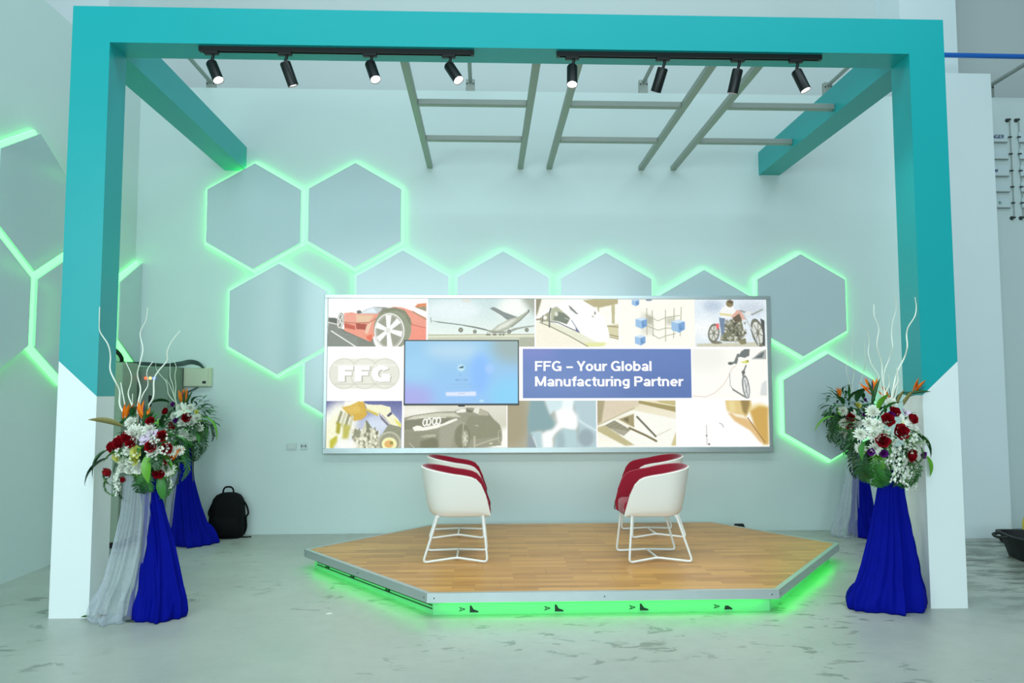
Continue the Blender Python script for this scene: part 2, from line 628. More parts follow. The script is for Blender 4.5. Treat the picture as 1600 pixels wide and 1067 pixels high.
# ------------------------------------------------------------------ portal frame
W2, PW, HU, BH, FD = 3.1, 0.2604, 3.924, 0.259, 0.2476
A2 = W2 - PW
fr = thing('portal_frame', 'teal and white portal frame with two beams running to the back wall', 'frame')
for sgn in (-1, 1):
    zo, zi = 1.70, 1.462
    xo, xi = sgn * W2, sgn * A2
    if sgn < 0:
        low = [(xo, 0), (xi, 0), (xi, zi), (xo, zo)]
        up = [(xo, zo), (xi, zi), (xi, HU), (xo, HU)]
    else:
        low = [(xi, 0), (xo, 0), (xo, zo), (xi, zi)]
        up = [(xi, zi), (xo, zo), (xo, HU), (xi, HU)]
    tag(MB().prism(low, 0, FD).build('lower_post', 'white_board', fr), 'white lower post with slanted top edge')
    tag(MB().prism(up, 0, FD).build('upper_post', 'teal_board', fr), 'teal upper post')
    x0, x1 = sorted((sgn * A2, sgn * (A2 + 0.235)))
    tag(MB().box(x0, x1, FD, B, HU, HU + BH).build('side_beam', 'teal_board', fr), 'teal side beam')
tag(MB().box(-W2, W2, 0, FD, HU, HU + BH).build('header_beam', 'teal_board', fr), 'teal header beam')

# ------------------------------------------------------------------ ladder frames overhead
RZ0, RZ1 = 3.965, 4.015
CB = (1.20, 2.12)
for xs, lab in (((-0.835, 0.165), 'left overhead ladder frame of grey steel tube'),
                ((0.485, 1.512), 'middle overhead ladder frame of grey steel tube'),
                ((1.872, None), 'right overhead ladder frame, rungs meeting the teal side beam')):
    t = thing('ladder_frame', lab, 'ladder frame', ((xs[0]), FD, RZ0), 0, 'steel ladder frames above the stage')
    x_l = xs[0]
    x_r = xs[1] if xs[1] else A2 + 0.03
    for x in xs:
        if x is not None:
            MB().box(x - x_l - 0.03, x - x_l + 0.03, 0, B - FD, 0, RZ1 - RZ0, bev=0.004).build('rail', 'steel_tube', t)
    for y in CB:
        e = 0.03 if xs[1] else 0.03
        MB().box(0.03, x_r - x_l - e, y - FD - 0.03, y - FD + 0.03, 0.0, 0.05, bev=0.004).build('rung', 'steel_tube', t)

# ------------------------------------------------------------------ tracks and spotlights
TZ = HU
for (x0, x1, lab) in ((-2.231, -0.316, 'left black light track under the teal header'),
                      (0.298, 2.204, 'right black light track under the teal header')):
    t = thing('light_track', lab, 'light track', ((x0 + x1) / 2, 0.05, TZ), 0, 'light tracks under the header')
    h = (x1 - x0) / 2
    mb = MB().box(-h, h, -0.018, 0.018, -0.008, 0).box(-h, h, -0.018, -0.010, -0.034, -0.008).box(-h, h, 0.010, 0.018, -0.034, -0.008)
    mb.build('channel', 'black_metal', t)
    for s_ in (-1, 1):
        MB().box(s_ * h - 0.012, s_ * h + 0.012, -0.02, 0.02, -0.036, 0, bev=0.003).build('end_cap', 'black_metal', t)

spots = [((330, 98), (342, 127), 0.70, 'leftmost black spotlight on the left track, lens lit'),
         ((445, 97), (458, 133), 0.20, 'second black spotlight from the left post, turned to the stage'),
         ((578, 99), (587, 125), 0.75, 'third black spotlight on the left track, lens glaring'),
         ((701, 102), (717, 126), 0.70, 'black spotlight at the right end of the left track'),
         ((894, 104), (894, 131), 0.70, 'black spotlight hanging straight at the left end of the right track'),
         ((1036, 106), (1025, 142), -0.05, 'second black spotlight on the right track, tilted left'),
         ((1153, 108), (1145, 143), 0.15, 'third black spotlight on the right track, tilted slightly left'),
         ((1244, 111), (1260, 143), 0.40, 'rightmost black spotlight on the right track, tilted right')]
for (top, lens, ratio, lab) in spots:
    p0 = Vector(atY(top[0], top[1], 0.05))
    p1 = Vector(atY(lens[0], lens[1], 0.05))
    to_cam = (Vector(CAM) - p0).normalized()
    img = p1 - p0
    img = (img - to_cam * img.dot(to_cam)).normalized()
    ax = (img * math.sqrt(1 - ratio * ratio) + to_cam * ratio).normalized()
    t = thing('spotlight', lab, 'spotlight', (p0.x, 0.05, TZ - 0.034), 0, 'track spotlights')
    o0 = Vector((p0.x, 0.05, TZ - 0.034))
    MB().box(-0.05, 0.05, -0.017, 0.017, -0.022, 0.004, bev=0.004).build('track_adapter', 'black_metal', t)
    top_l = Vector((0, 0, p0.z - o0.z))
    top_l.z = min(top_l.z, -0.05)
    MB().tube([(0.012, 0, -0.02), (0.012, 0, -0.035), top_l + Vector((0.004, 0, 0.012)), top_l + ax * 0.03], 0.011, 10).build('yoke', 'black_metal', t, smooth=True)
    M = Matrix.Translation(top_l) @ ax.to_track_quat('Z', 'Y').to_matrix().to_4x4()
    R, LL = 0.038, 0.17
    MB().lathe([(0.0, 0.0), (R * 0.86, 0.0), (R, 0.008), (R, LL), (R * 0.9, LL), (R * 0.9, LL - 0.012)], 24, M, 0, False, False).build('body', 'black_metal', t, smooth=True)
    MB().lathe([(0.0, LL - 0.009), (R * 0.88, LL - 0.009), (R * 0.88, LL - 0.012)], 24, M, 0, False, False).build('lens', 'lamp_lens', t, smooth=True)
    d = bpy.data.lights.new('spot_lamp', 'SPOT')
    d.energy = 44 if ratio < 0.3 else 22
    d.color = (1.0, 0.95, 0.86)
    d.spot_size = math.radians(104)
    d.spot_blend = 0.85
    d.shadow_soft_size = 0.035
    lo = bpy.data.objects.new('spot_lamp', d)
    COL.objects.link(lo)
    lo.parent = t
    lo.location = top_l + ax * (LL + 0.03)
    # lamps aimed past the guests also wash the stage below them
    lo.rotation_euler = ax.to_track_quat('-Z', 'Y').to_euler()

# ------------------------------------------------------------------ hexagon wall lights
def hexpts(cx, cz, r):
    return [(cx + r * math.sin(k * PI / 3), cz + r * math.cos(k * PI / 3)) for k in range(6)]


def clip(poly, px, pz, nx, nz):
    """keep the side where (p - P).n <= 0"""
    out = []
    for i in range(len(poly)):
        a, c = poly[i], poly[(i + 1) % len(poly)]
        da = (a[0] - px) * nx + (a[1] - pz) * nz
        dc = (c[0] - px) * nx + (c[1] - pz) * nz
        if da <= 0:
            out.append(a)
        if da * dc < 0:
            k = da / (da - dc)
            out.append((a[0] + (c[0] - a[0]) * k, a[1] + (c[1] - a[1]) * k))
    return out


def inset(poly, d):
    n = len(poly)
    cx = sum(p[0] for p in poly) / n
    cz = sum(p[1] for p in poly) / n
    out = []
    for p in poly:
        v = Vector((p[0] - cx, p[1] - cz))
        out.append((p[0] - v.x / v.length * d, p[1] - v.y / v.length * d))
    return out


def hexpanel(poly, label, wall='back'):
    cx = sum(p[0] for p in poly) / len(poly)
    cz = min(p[1] for p in poly)
    loc = (cx, B, cz) if wall == 'back' else (-4.0, cx, cz)
    t = thing('hexagon_wall_light', label, 'wall light', loc, 0, 'hexagon wall lights')
    lp = [(a - cx, c - cz) for a, c in poly]
    ins = inset(lp, 0.05)
    rim = inset(lp, -0.032)
    ax_, sg = ('y', -1) if wall == 'back' else ('x', 1)
    MB().prism(lp, *sorted((sg * 0.062, sg * 0.078)), axis=ax_).build('face_plate', 'hex_face', t)
    MB().prism(ins, *sorted((sg * 0.028, sg * 0.062)), axis=ax_).build('spacer', 'white_board', t)
    MB().prism(rim, *sorted((0.0, sg * 0.028)), axis=ax_).build('light_edge', 'led_green', t)
    return t


R0 = 0.578
h3 = (-2.444, 2.288, 0.60)
h4 = hexpts(-1.650, 1.681, 0.58)
nx, nz = math.sin(PI / 3 * 2 - PI / 6 + 0), 0
# lower right side of the third hexagon: normal at 120 degrees from the top
ang = PI * 2 / 3 - PI / 6
n4 = (math.sin(math.radians(150)), math.cos(math.radians(150)))
d4 = 0.60 * math.cos(PI / 6) + 0.03
h4 = clip(h4, h3[0] + n4[0] * d4, h3[1] + n4[1] * d4, -n4[0], -n4[1])
hexpanel(hexpts(-2.724, 3.403, R0 + 0.004), 'green-lit hexagon panel touching the end of the left teal beam')
hexpanel(hexpts(-1.640, 3.421, R0 + 0.002), 'green-lit hexagon panel, right of the upper pair on the left')
hexpanel(hexpts(*h3), 'green-lit hexagon panel left of the lightbox, below the upper pair')
hexpanel(h4, 'green-lit hexagon panel mostly hidden behind the left end of the lightbox')
hexpanel(hexpts(-1.118, 2.462, R0), 'green-lit hexagon panel rising above the red car print on the lightbox')
hexpanel(hexpts(-0.029, 2.457, R0), 'green-lit hexagon panel rising above the aeroplane print on the lightbox')
hexpanel(hexpts(1.096, 2.447, R0), 'green-lit hexagon panel rising above the train print on the lightbox')
hexpanel(hexpts(2.178, 2.262, R0), 'green-lit hexagon panel, lowest tip above the right end of the lightbox')
hexpanel(hexpts(3.258, 2.452, 0.568), 'green-lit hexagon panel at the upper right corner of the lightbox')
hexpanel(hexpts(3.530, 1.340, R0), 'green-lit hexagon panel low on the wall behind the right flowers')
hexpanel(hexpts(1.09, 3.065, R0), 'green-lit hexagon panel highest on the left wall', 'left')
hexpanel(hexpts(0.565, 2.15, R0 - 0.02), 'green-lit hexagon panel at the left edge of the left wall', 'left')
hexpanel(hexpts(1.62, 2.15, R0 - 0.02), 'green-lit hexagon panel on the left wall behind the teal post', 'left')
hexpanel(clip(hexpts(3.06, 2.33, R0), 3.036, 0, 1, 0), 'green-lit half hexagon panel in the corner above the grey cabinet', 'left')

# ------------------------------------------------------------------ lightbox with printed pictures
class Canvas:
    K = 1.2

    def __init__(s, box, zo=(0, 0), zs=1.0, bgc=(255, 255, 255)):
        s.box, s.zo, s.zs = box, zo, zs
        s.w = max(8, int((box[2] - box[0]) * s.K))
        s.h = max(8, int((box[3] - box[1]) * s.K))
        s.a = np.empty((s.h, s.w, 3))
        s.a[:] = np.array(bgc) / 255.0
        gx = np.linspace(box[0], box[2], s.w)
        gy = np.linspace(box[1], box[3], s.h)
        s.X, s.Y = np.meshgrid(gx, gy)

    def P(s, p):
        return (s.zo[0] + p[0] / s.zs, s.zo[1] + p[1] / s.zs)

    @staticmethod
    def blurm(mk, r):
        if r <= 0:
            return mk
        n = int(max(1, math.ceil(r * 2.5)))
        k = np.exp(-0.5 * (np.arange(-n, n + 1) / r) ** 2)
        k /= k.sum()
        mp = np.pad(mk, ((n, n), (n, n)), mode='edge')
        mp = sum(k[i] * mp[:, i:i + mk.shape[1]] for i in range(2 * n + 1))
        return sum(k[i] * mp[i:i + mk.shape[0], :] for i in range(2 * n + 1))

    def comp(s, mk, col, al):
        mk = (mk * al)[..., None]
        s.a = s.a * (1 - mk) + (np.array(col) / 255.0) * mk

    def poly(s, pts, col, al=1.0, blur=0.0):
        q = [s.P(p) for p in pts]
        acc = np.zeros_like(s.X)
        st = 0.25 / s.K
        for ox, oy in ((-st, -st), (st, -st), (-st, st), (st, st)):
            X, Y = s.X + ox, s.Y + oy
            ins = np.zeros(X.shape, bool)
            for i in range(len(q)):
                (x1, y1), (x2, y2) = q[i], q[i - 1]
                if y1 == y2:
                    continue
                c = ((y1 > Y) != (y2 > Y)) & (X < (x2 - x1) * (Y - y1) / (y2 - y1) + x1)
                ins ^= c
            acc += ins * 0.25
        s.comp(s.blurm(acc, blur * s.K), col, al)

    def ell(s, cx, cy, rx, ry, col, al=1.0, blur=0.0, rot=0.0):
        n = 28
        c, sn = math.cos(rot), math.sin(rot)
        s.poly([(cx + rx * math.cos(a) * c - ry * math.sin(a) * sn, cy + rx * math.cos(a) * sn + ry * math.sin(a) * c)
                for a in [2 * PI * k / n for k in range(n)]], col, al, blur)

    def line(s, pts, wd, col, al=1.0, blur=0.0):
        q = [s.P(p) for p in pts]
        d = np.full(s.X.shape, 1e9)
        for (x1, y1), (x2, y2) in zip(q[:-1], q[1:]):
            vx, vy = x2 - x1, y2 - y1
            L2 = vx * vx + vy * vy + 1e-9
            t = np.clip(((s.X - x1) * vx + (s.Y - y1) * vy) / L2, 0, 1)
            d = np.minimum(d, np.hypot(s.X - x1 - t * vx, s.Y - y1 - t * vy))
        r = wd / s.zs / 2
        aa = 0.5 / s.K
        mk = np.clip((r + aa - d) / (2 * aa), 0, 1)
        s.comp(s.blurm(mk, blur * s.K), col, al)

    def ring(s, cx, cy, rx, ry, wd, col, al=1.0, rot=0.0):
        c, sn = math.cos(rot), math.sin(rot)
        n = 30
        s.line([(cx + rx * math.cos(a) * c - ry * math.sin(a) * sn, cy + rx * math.cos(a) * sn + ry * math.sin(a) * c)
                for a in [2 * PI * k / n for k in range(n + 1)]], wd, col, al)

    def grad(s, c0, c1, vert=True):
        t = ((s.Y - s.box[1]) / (s.box[3] - s.box[1])) if vert else ((s.X - s.box[0]) / (s.box[2] - s.box[0]))
        t = t[..., None]
        s.a = np.array(c0) / 255.0 * (1 - t) + np.array(c1) / 255.0 * t

    def speck(s, amp, seed=1, blur=0.6):
        r = np.random.RandomState(seed).randn(s.h, s.w)
        s.a = np.clip(s.a + (s.blurm(r, blur) * amp)[..., None], 0, 1)

    def build(s, name, x0, x1, z0, z1, y, parent, label=None):
        """flat print x0..x1, z0..z1 facing -Y"""
        a = np.clip(s.a, 0, 1)
        if name == 'photo_print':
            a = a * 0.92 + 0.08 * np.array([1.0, 1.0, 0.98])
        lin = np.where(a <= 0.04045, a / 12.92, ((a + 0.055) / 1.055) ** 2.4)
        gx, gz = np.meshgrid(np.linspace(x0, x1, s.w), np.linspace(z1, z0, s.h))
        co = np.stack([gx, np.full_like(gx, y), gz], -1).reshape(-1, 3)
        i = np.arange((s.h - 1) * (s.w - 1))
        r_, c_ = i // (s.w - 1), i % (s.w - 1)
        q = r_ * s.w + c_
        fc = np.stack([q, q + s.w, q + s.w + 1, q + 1], 1)
        me = bpy.data.meshes.new(name)
        me.vertices.add(len(co))
        me.vertices.foreach_set('co', co.ravel())
        me.loops.add(fc.size)
        me.loops.foreach_set('vertex_index', fc.ravel().astype(np.int32))
        me.polygons.add(len(fc))
        me.polygons.foreach_set('loop_start', (np.arange(len(fc)) * 4).astype(np.int32))
        at_ = me.color_attributes.new('print', 'FLOAT_COLOR', 'POINT')
        at_.data.foreach_set('color', np.concatenate([lin.reshape(-1, 3), np.ones((len(co), 1))], 1).ravel())
        me.materials.append(MATS['backlit_film'])
        me.update()
        me.validate()
        o = link(name, me, parent)
        if label:
            o['label'] = label
        return o


LY = 2.939
lb = thing('lightbox', 'wide aluminium-framed lightbox of product photographs on the back wall', 'lightbox', (0, 0, 0))


def LX(px):
    return float(atY(px, 585, LY)[0])


def LZ(py, px=855):
    return float(atY(px, py, LY)[2])


X0, X1 = LX(505.5), LX(1206.5)
Z0, Z1 = LZ(707.5), LZ(461)
IX0, IX1, IZ0, IZ1 = LX(511), LX(1200), LZ(699), LZ(467)
MB().box(X0, X1, LY + 0.02, B, Z0, Z1).build('case', 'aluminium', lb)
MB().box(IX0, IX1, LY + 0.010, LY + 0.0199, IZ0, IZ1).build('diffuser', 'letter_white', lb)
for (a, c_, d_, e_) in ((X0, X1, IZ1, Z1), (X0, X1, Z0, IZ0), (X0, IX0, IZ0, IZ1), (IX1, X1, IZ0, IZ1)):
    MB().box(a, c_, LY - 0.006, LY + 0.02, d_, e_, bev=0.004).build('frame_bar', 'aluminium', lb)


def put(cv, label, y=LY + 0.0095):
    x0, y0, x1, y1 = cv.box
    return cv.build('photo_print', LX(x0), LX(x1), LZ(y1), LZ(y0), y, lb, label)


# red sports car -----------------------------------------------------------
c = Canvas((511, 467, 665.5, 541.5), (500, 455), 7.906, (255, 255, 252))
c.poly([(90, 395), (190, 415), (260, 470), (640, 640), (700, 700), (80, 700)], (128, 134, 124))
c.poly([(90, 330), (180, 335), (215, 360), (210, 415), (90, 385)], (92, 96, 86), 1, 0.5)
c.line([(85, 388), (200, 412)], 9, (240, 240, 232))
c.line([(130, 495), (440, 690)], 14, (244, 246, 240))
c.poly([(440, 560), (660, 640), (690, 700), (470, 700)], (120, 124, 112), 1, 1.0)
c.poly([(255, 470), (420, 500), (640, 560), (660, 650), (560, 610), (250, 490)], (110, 114, 100), 1, 0.8)
c.poly([(285, 275), (380, 265), (470, 285), (560, 270), (680, 280), (760, 240), (900, 195), (1010, 205), (1130, 245), (1310, 330), (1310, 600), (1040, 690), (1000, 400), (700, 400), (660, 560), (600, 625), (550, 600), (290, 490)], (238, 150, 124))
c.poly([(470, 280), (560, 225), (660, 195), (760, 205), (700, 285)], (196, 206, 208))
c.poly([(505, 275), (580, 230), (650, 210), (690, 270)], (226, 238, 244))
c.poly([(650, 198), (840, 205), (700, 290), (760, 215)], (130, 130, 120), 1, 0.4)
c.ell(470, 262, 30, 22, (96, 96, 90))
c.poly([(285, 275), (430, 280), (560, 290), (640, 300), (600, 390), (420, 395), (290, 385)], (240, 160, 138))
c.poly([(430, 300), (660, 300), (590, 385), (440, 385)], (232, 196, 158), 1, 1.0)
c.poly([(285, 395), (420, 430), (425, 480), (290, 455)], (196, 84, 60))
c.poly([(430, 400), (565, 410), (560, 480), (440, 470)], (166, 66, 44))
c.poly([(560, 440), (600, 400), (640, 360), (600, 470), (580, 530), (545, 520)], (238, 198, 168))
c.poly([(560, 560), (640, 530), (630, 630), (580, 600)], (226, 100, 66), 1, 0.5)
c.line([(285, 385), (420, 398), (600, 390), (720, 320)], 8, (150, 90, 66))
c.ell(890, 460, 235, 255, (140, 146, 118))
c.poly([(700, 300), (800, 225), (920, 205), (1040, 240), (1110, 340), (1130, 420), (1090, 400), (1040, 290), (930, 240), (800, 260)], (122, 124, 96))
c.ell(850, 495, 192, 222, (150, 152, 132))
c.ring(850, 495, 180, 214, 14, (250, 250, 246))
c.ring(850, 495, 160, 192, 6, (206, 206, 194))
for k, a in enumerate((-1.62, -0.72, 0.22, 1.5, 2.55, 3.5)):
    ex, ey = 845 + 165 * math.cos(a), 490 + 195 * math.sin(a)
    px_, py_ = -math.sin(a), math.cos(a)
    c.poly([(835 + 18 * px_, 485 + 18 * py_), (ex + 36 * px_, ey + 36 * py_), (ex - 36 * px_, ey - 36 * py_), (835 - 18 * px_, 485 - 18 * py_)], (250, 250, 248))
c.ell(832, 485, 30, 34, (226, 226, 218))
c.poly([(1120, 410), (1300, 460), (1310, 600), (1120, 600)], (240, 140, 116), 1, 0.6)
c.line([(1110, 410), (1305, 455)], 8, (186, 80, 66))
c.poly([(1130, 250), (1310, 330), (1310, 280), (1180, 230)], (255, 255, 250))
c.line([(1140, 255), (1305, 350)], 16, (170, 130, 96))
c.poly([(1160, 195), (1200, 160), (1310, 148), (1310, 190), (1180, 200)], (222, 128, 78))
c.poly([(1165, 200), (1310, 190), (1310, 255), (1230, 225)], (150, 140, 108))
c.ell(240, 370, 42, 100, (120, 124, 108), 1, 0.3, 0.12)
c.ring(238, 372, 30, 84, 12, (244, 244, 240), 1, 0.12)
c.line([(215, 330), (262, 420)], 12, (240, 240, 236))
c.line([(258, 320), (212, 430)], 12, (240, 240, 236))
c.speck(0.02, 1)
put(c, 'print of a red sports car with a large spoked wheel')

# aeroplane -----------------------------------------------------------------
c = Canvas((668, 467, 835.5, 541.5), (660, 455), 7.906)
c.grad((196, 222, 222), (244, 250, 240))
c.ell(380, 230, 330, 130, (236, 246, 250), 0.8, 6)
c.ell(1120, 210, 200, 130, (252, 254, 246), 0.9, 6)
c.poly([(1230, 90), (1400, 90), (1400, 300), (1330, 220)], (150, 152, 132), 0.8, 4)
c.ell(540, 118, 62, 18, (226, 218, 204), 0.9, 1)
c.poly([(60, 535), (1390, 525), (1390, 700), (60, 700)], (196, 202, 178))
c.poly([(60, 545), (800, 535), (1390, 540), (1390, 565), (800, 560), (60, 570)], (226, 228, 198), 1, 0.5)
c.line([(60, 545), (1390, 530)], 7, (150, 152, 124))
c.poly([(1200, 570), (1390, 565), (1390, 700), (1200, 700)], (168, 174, 152), 1, 0.8)
c.poly([(830, 215), (870, 195), (905, 205), (1000, 255), (1180, 320), (1130, 370), (1040, 350), (960, 290)], (126, 134, 130))
c.poly([(830, 500), (930, 420), (1060, 350), (1200, 310), (1320, 230), (1320, 265), (1200, 370), (1060, 470), (960, 510)], (170, 176, 156), 1, 0.3)
c.poly([(860, 500), (960, 420), (1100, 350), (1180, 330), (1060, 430), (940, 480)], (226, 230, 216), 1, 1.2)
c.line([(1100, 440), (1220, 350), (1318, 250)], 12, (118, 122, 106))
c.ell(1316, 240, 8, 16, (90, 92, 84))
c.poly([(95, 365), (210, 378), (470, 410), (660, 440), (790, 470), (850, 495), (800, 490), (640, 455), (460, 420), (200, 390)], (110, 116, 108))
c.line([(98, 330), (104, 385)], 7, (110, 116, 108))
c.poly([(1040, 495), (1140, 455), (1290, 430), (1390, 420), (1390, 435), (1280, 450), (1180, 470), (1080, 510)], (150, 156, 142))
for (ex, ey, er) in ((470, 480, 30), (645, 500, 24), (1070, 500, 26), (1290, 478, 26)):
    c.ell(ex, ey, er, er, (112, 116, 98))
    c.ell(ex, ey, er * 0.45, er * 0.45, (150, 152, 134))
c.poly([(780, 480), (1060, 500), (1020, 520), (860, 520)], (150, 154, 134), 1, 0.4)
for ex in (800, 825, 880, 900, 960, 1000):
    c.ell(ex, 537, 15, 11, (96, 98, 78))
    c.line([(ex, 505), (ex, 537)], 7, (130, 130, 110))
c.speck(0.018, 2)
put(c, 'print of a large aeroplane taking off')

# bullet train ----------------------------------------------------------------
c = Canvas((838, 467, 967.5, 541.5), (830, 455), 7.906, (252, 252, 240))
c.poly([(60, 95), (135, 95), (90, 250), (60, 320)], (140, 134, 104), 1, 0.6)
c.poly([(640, 110), (780, 95), (1085, 95), (1085, 150), (860, 200), (780, 190)], (180, 170, 124), 1, 0.5)
c.poly([(1000, 160), (1045, 155), (1040, 400), (1005, 400)], (190, 184, 142))
c.poly([(825, 195), (850, 195), (848, 265), (830, 265)], (190, 184, 142))
c.poly([(945, 420), (1090, 400), (1090, 600), (980, 560)], (214, 208, 166), 1, 0.6)
c.line([(940, 428), (1090, 440)], 16, (160, 150, 110))
c.line([(975, 535), (1090, 562)], 12, (140, 132, 92))
c.line([(975, 565), (1090, 590)], 10, (150, 142, 100))
c.poly([(60, 370), (240, 440), (480, 565), (700, 690), (60, 690)], (246, 242, 220), 1, 0.8)
c.poly([(60, 330), (250, 190), (450, 100), (640, 110), (800, 210), (930, 350), (970, 560), (940, 640), (800, 688), (720, 688), (480, 560), (110, 385)], (254, 255, 252))
c.poly([(120, 385), (240, 375), (600, 510), (800, 620), (940, 640), (820, 688), (700, 685), (460, 550), (230, 440)], (232, 232, 206), 1, 0.8)
c.poly([(640, 640), (940, 630), (900, 680), (720, 688)], (226, 230, 150), 0.9, 1.0)
c.line([(110, 385), (240, 435), (480, 555), (710, 685)], 12, (136, 130, 98), 1, 0.3)
c.poly([(250, 215), (320, 185), (480, 320), (440, 405), (330, 370), (245, 365)], (176, 180, 150), 1, 0.4)
c.poly([(345, 250), (420, 275), (488, 335), (445, 408), (340, 368), (280, 360), (290, 290)], (112, 120, 102))
c.poly([(300, 250), (340, 270), (325, 310), (290, 300)], (226, 230, 212), 1, 0.5)
c.line([(420, 330), (470, 350)], 9, (190, 196, 180))
c.line([(245, 210), (228, 290), (228, 440)], 18, (90, 94, 80))
c.poly([(110, 330), (225, 250), (220, 375), (115, 375)], (160, 160, 130))
c.ell(175, 325, 24, 24, (250, 250, 240))
c.line([(150, 300), (140, 385)], 12, (104, 104, 84))
c.line([(60, 350), (120, 345)], 22, (150, 134, 106))
c.line([(245, 375), (330, 385), (470, 450), (595, 505)], 12, (96, 100, 104))
c.line([(505, 360), (600, 508)], 12, (150, 156, 170))
c.poly([(550, 440), (605, 512), (560, 495)], (90, 96, 130))
c.poly([(465, 172), (500, 190), (590, 282), (560, 280), (490, 225)], (128, 132, 128))
c.ell(795, 268, 12, 22, (150, 150, 140))
c.ell(768, 310, 14, 8, (170, 150, 134))
c.speck(0.015, 3)
put(c, 'print of a white bullet train at a platform')

# network of cubes --------------------------------------------------------------
c = Canvas((969, 467, 1087.5, 541.5), (960, 455), 5.768, (254, 252, 240))
c.poly([(250, 180), (350, 210), (360, 390), (250, 390)], (206, 206, 188), 0.6, 3)
c.poly([(300, 215), (355, 230), (350, 300), (300, 290)], (150, 152, 130), 0.7, 2)
c.poly([(470, 240), (560, 220), (540, 300), (480, 300)], (180, 182, 160), 0.7, 2)
for pts in ([(300, 150), (300, 390)], [(350, 170), (355, 400)], [(470, 165), (468, 450)], [(550, 150), (540, 420)], [(615, 140), (600, 400)]):
    c.line(pts, 7, (168, 168, 140))
for pts in ([(290, 210), (400, 265), (470, 235), (600, 215)], [(300, 310), (400, 350), (470, 330), (560, 330)], [(350, 390), (410, 425), (470, 400), (560, 380)]):
    c.line(pts, 6, (160, 160, 130))


def cube(cx, cy, r):
    c.poly([(cx - r, cy - r * .7), (cx + r * .2, cy - r), (cx + r, cy - r * .7), (cx + r, cy + r * .5), (cx + r * .1, cy + r), (cx - r, cy + r * .6)], (150, 190, 228))
    c.poly([(cx - r, cy - r * .7), (cx + r * .2, cy - r), (cx + r, cy - r * .7), (cx, cy - r * .4)], (206, 228, 246))
    c.poly([(cx, cy - r * .4), (cx + r, cy - r * .7), (cx + r, cy + r * .5), (cx + r * .1, cy + r)], (112, 158, 210))
    c.line([(cx + r * .3, cy - r * .1), (cx + r * .3, cy + r * .5), (cx + r * .7, cy + r * .3)], 6, (80, 120, 170))


cube(250, 285, 52)
cube(583, 312, 60)
cube(237, 440, 48)
cube(200, 98, 34)
c.poly([(290, 70), (355, 70), (340, 84), (300, 84)], (110, 130, 160))
c.speck(0.012, 4)
put(c, 'print of blue cubes joined by a wire grid')

# motorcycle --------------------------------------------------------------------
c = Canvas((1087.5, 467, 1199.5, 541.5), (960, 455), 5.768, (226, 238, 246))
c.ell(900, 130, 90, 50, (176, 194, 214), 0.8, 4)
c.ell(820, 330, 110, 90, (250, 252, 252), 0.9, 6)
c.ell(1250, 150, 130, 60, (196, 208, 220), 0.8, 5)
c.poly([(750, 470), (1370, 455), (1370, 500), (750, 500)], (206, 204, 180), 1, 0.6)
for (cx, cy, rx, ry, ro) in ((905, 375, 52, 88, 0.15), (1305, 370, 58, 132, -0.25)):
    c.ell(cx, cy, rx, ry, (112, 112, 98), 1, 0, ro)
    c.ell(cx, cy, rx * .74, ry * .76, (216, 220, 210), 1, 0, ro)
    for k in range(7):
        a = k * 2 * PI / 7 + 0.3
        c.line([(cx, cy), (cx + rx * .75 * math.cos(a), cy + ry * .75 * math.sin(a))], 8, (130, 130, 116))
    c.ell(cx, cy, rx * .24, ry * .2, (120, 120, 104))
c.poly([(1330, 240), (1368, 260), (1368, 490), (1345, 490), (1350, 380)], (70, 74, 72))
c.poly([(960, 440), (985, 310), (1060, 250), (1160, 250), (1175, 340), (1190, 400), (1120, 450), (1000, 450)], (116, 118, 92))
rs = np.random.RandomState(5)
for k in range(70):
    x_, y_ = 970 + rs.rand() * 220, 260 + rs.rand() * 190
    g_ = rs.choice([70, 90, 180, 220, 150])
    c.ell(x_, y_, 7 + rs.rand() * 10, 6 + rs.rand() * 8, (g_, g_, g_ - 14), 0.9, 0, rs.rand() * 3)
c.poly([(960, 180), (1010, 120), (1080, 130), (1110, 170), (1080, 230), (1000, 245), (965, 215)], (246, 248, 246))
c.ell(1055, 105, 34, 34, (136, 122, 84))
c.poly([(1030, 95), (1055, 70), (1090, 85), (1080, 110)], (96, 84, 60))
c.poly([(960, 190), (1080, 205), (1060, 222), (965, 210)], (220, 206, 130), 0.8)
c.poly([(955, 235), (1010, 240), (1000, 370), (975, 400)], (110, 130, 160), 1, 0.4)
c.poly([(925, 290), (955, 285), (955, 335), (930, 335)], (236, 100, 100))
c.poly([(1060, 230), (1120, 165), (1160, 170), (1200, 250), (1170, 250)], (226, 170, 150))
c.poly([(1075, 240), (1140, 195), (1165, 260), (1100, 275)], (96, 84, 66))
c.line([(1160, 170), (1255, 350), (1310, 480)], 14, (196, 204, 204))
c.line([(1240, 340), (1300, 480)], 9, (110, 114, 106))
c.line([(1150, 170), (1260, 205), (1350, 160)], 14, (150, 156, 152))
c.ell(1220, 195, 28, 20, (226, 230, 228))
c.poly([(1120, 440), (1190, 420), (1200, 470), (1150, 480)], (130, 124, 92))
c.ell(930, 460, 50, 12, (110, 106, 84), 0.9, 0.5)
c.speck(0.03, 6)
put(c, 'print of a rider on a chrome motorcycle')

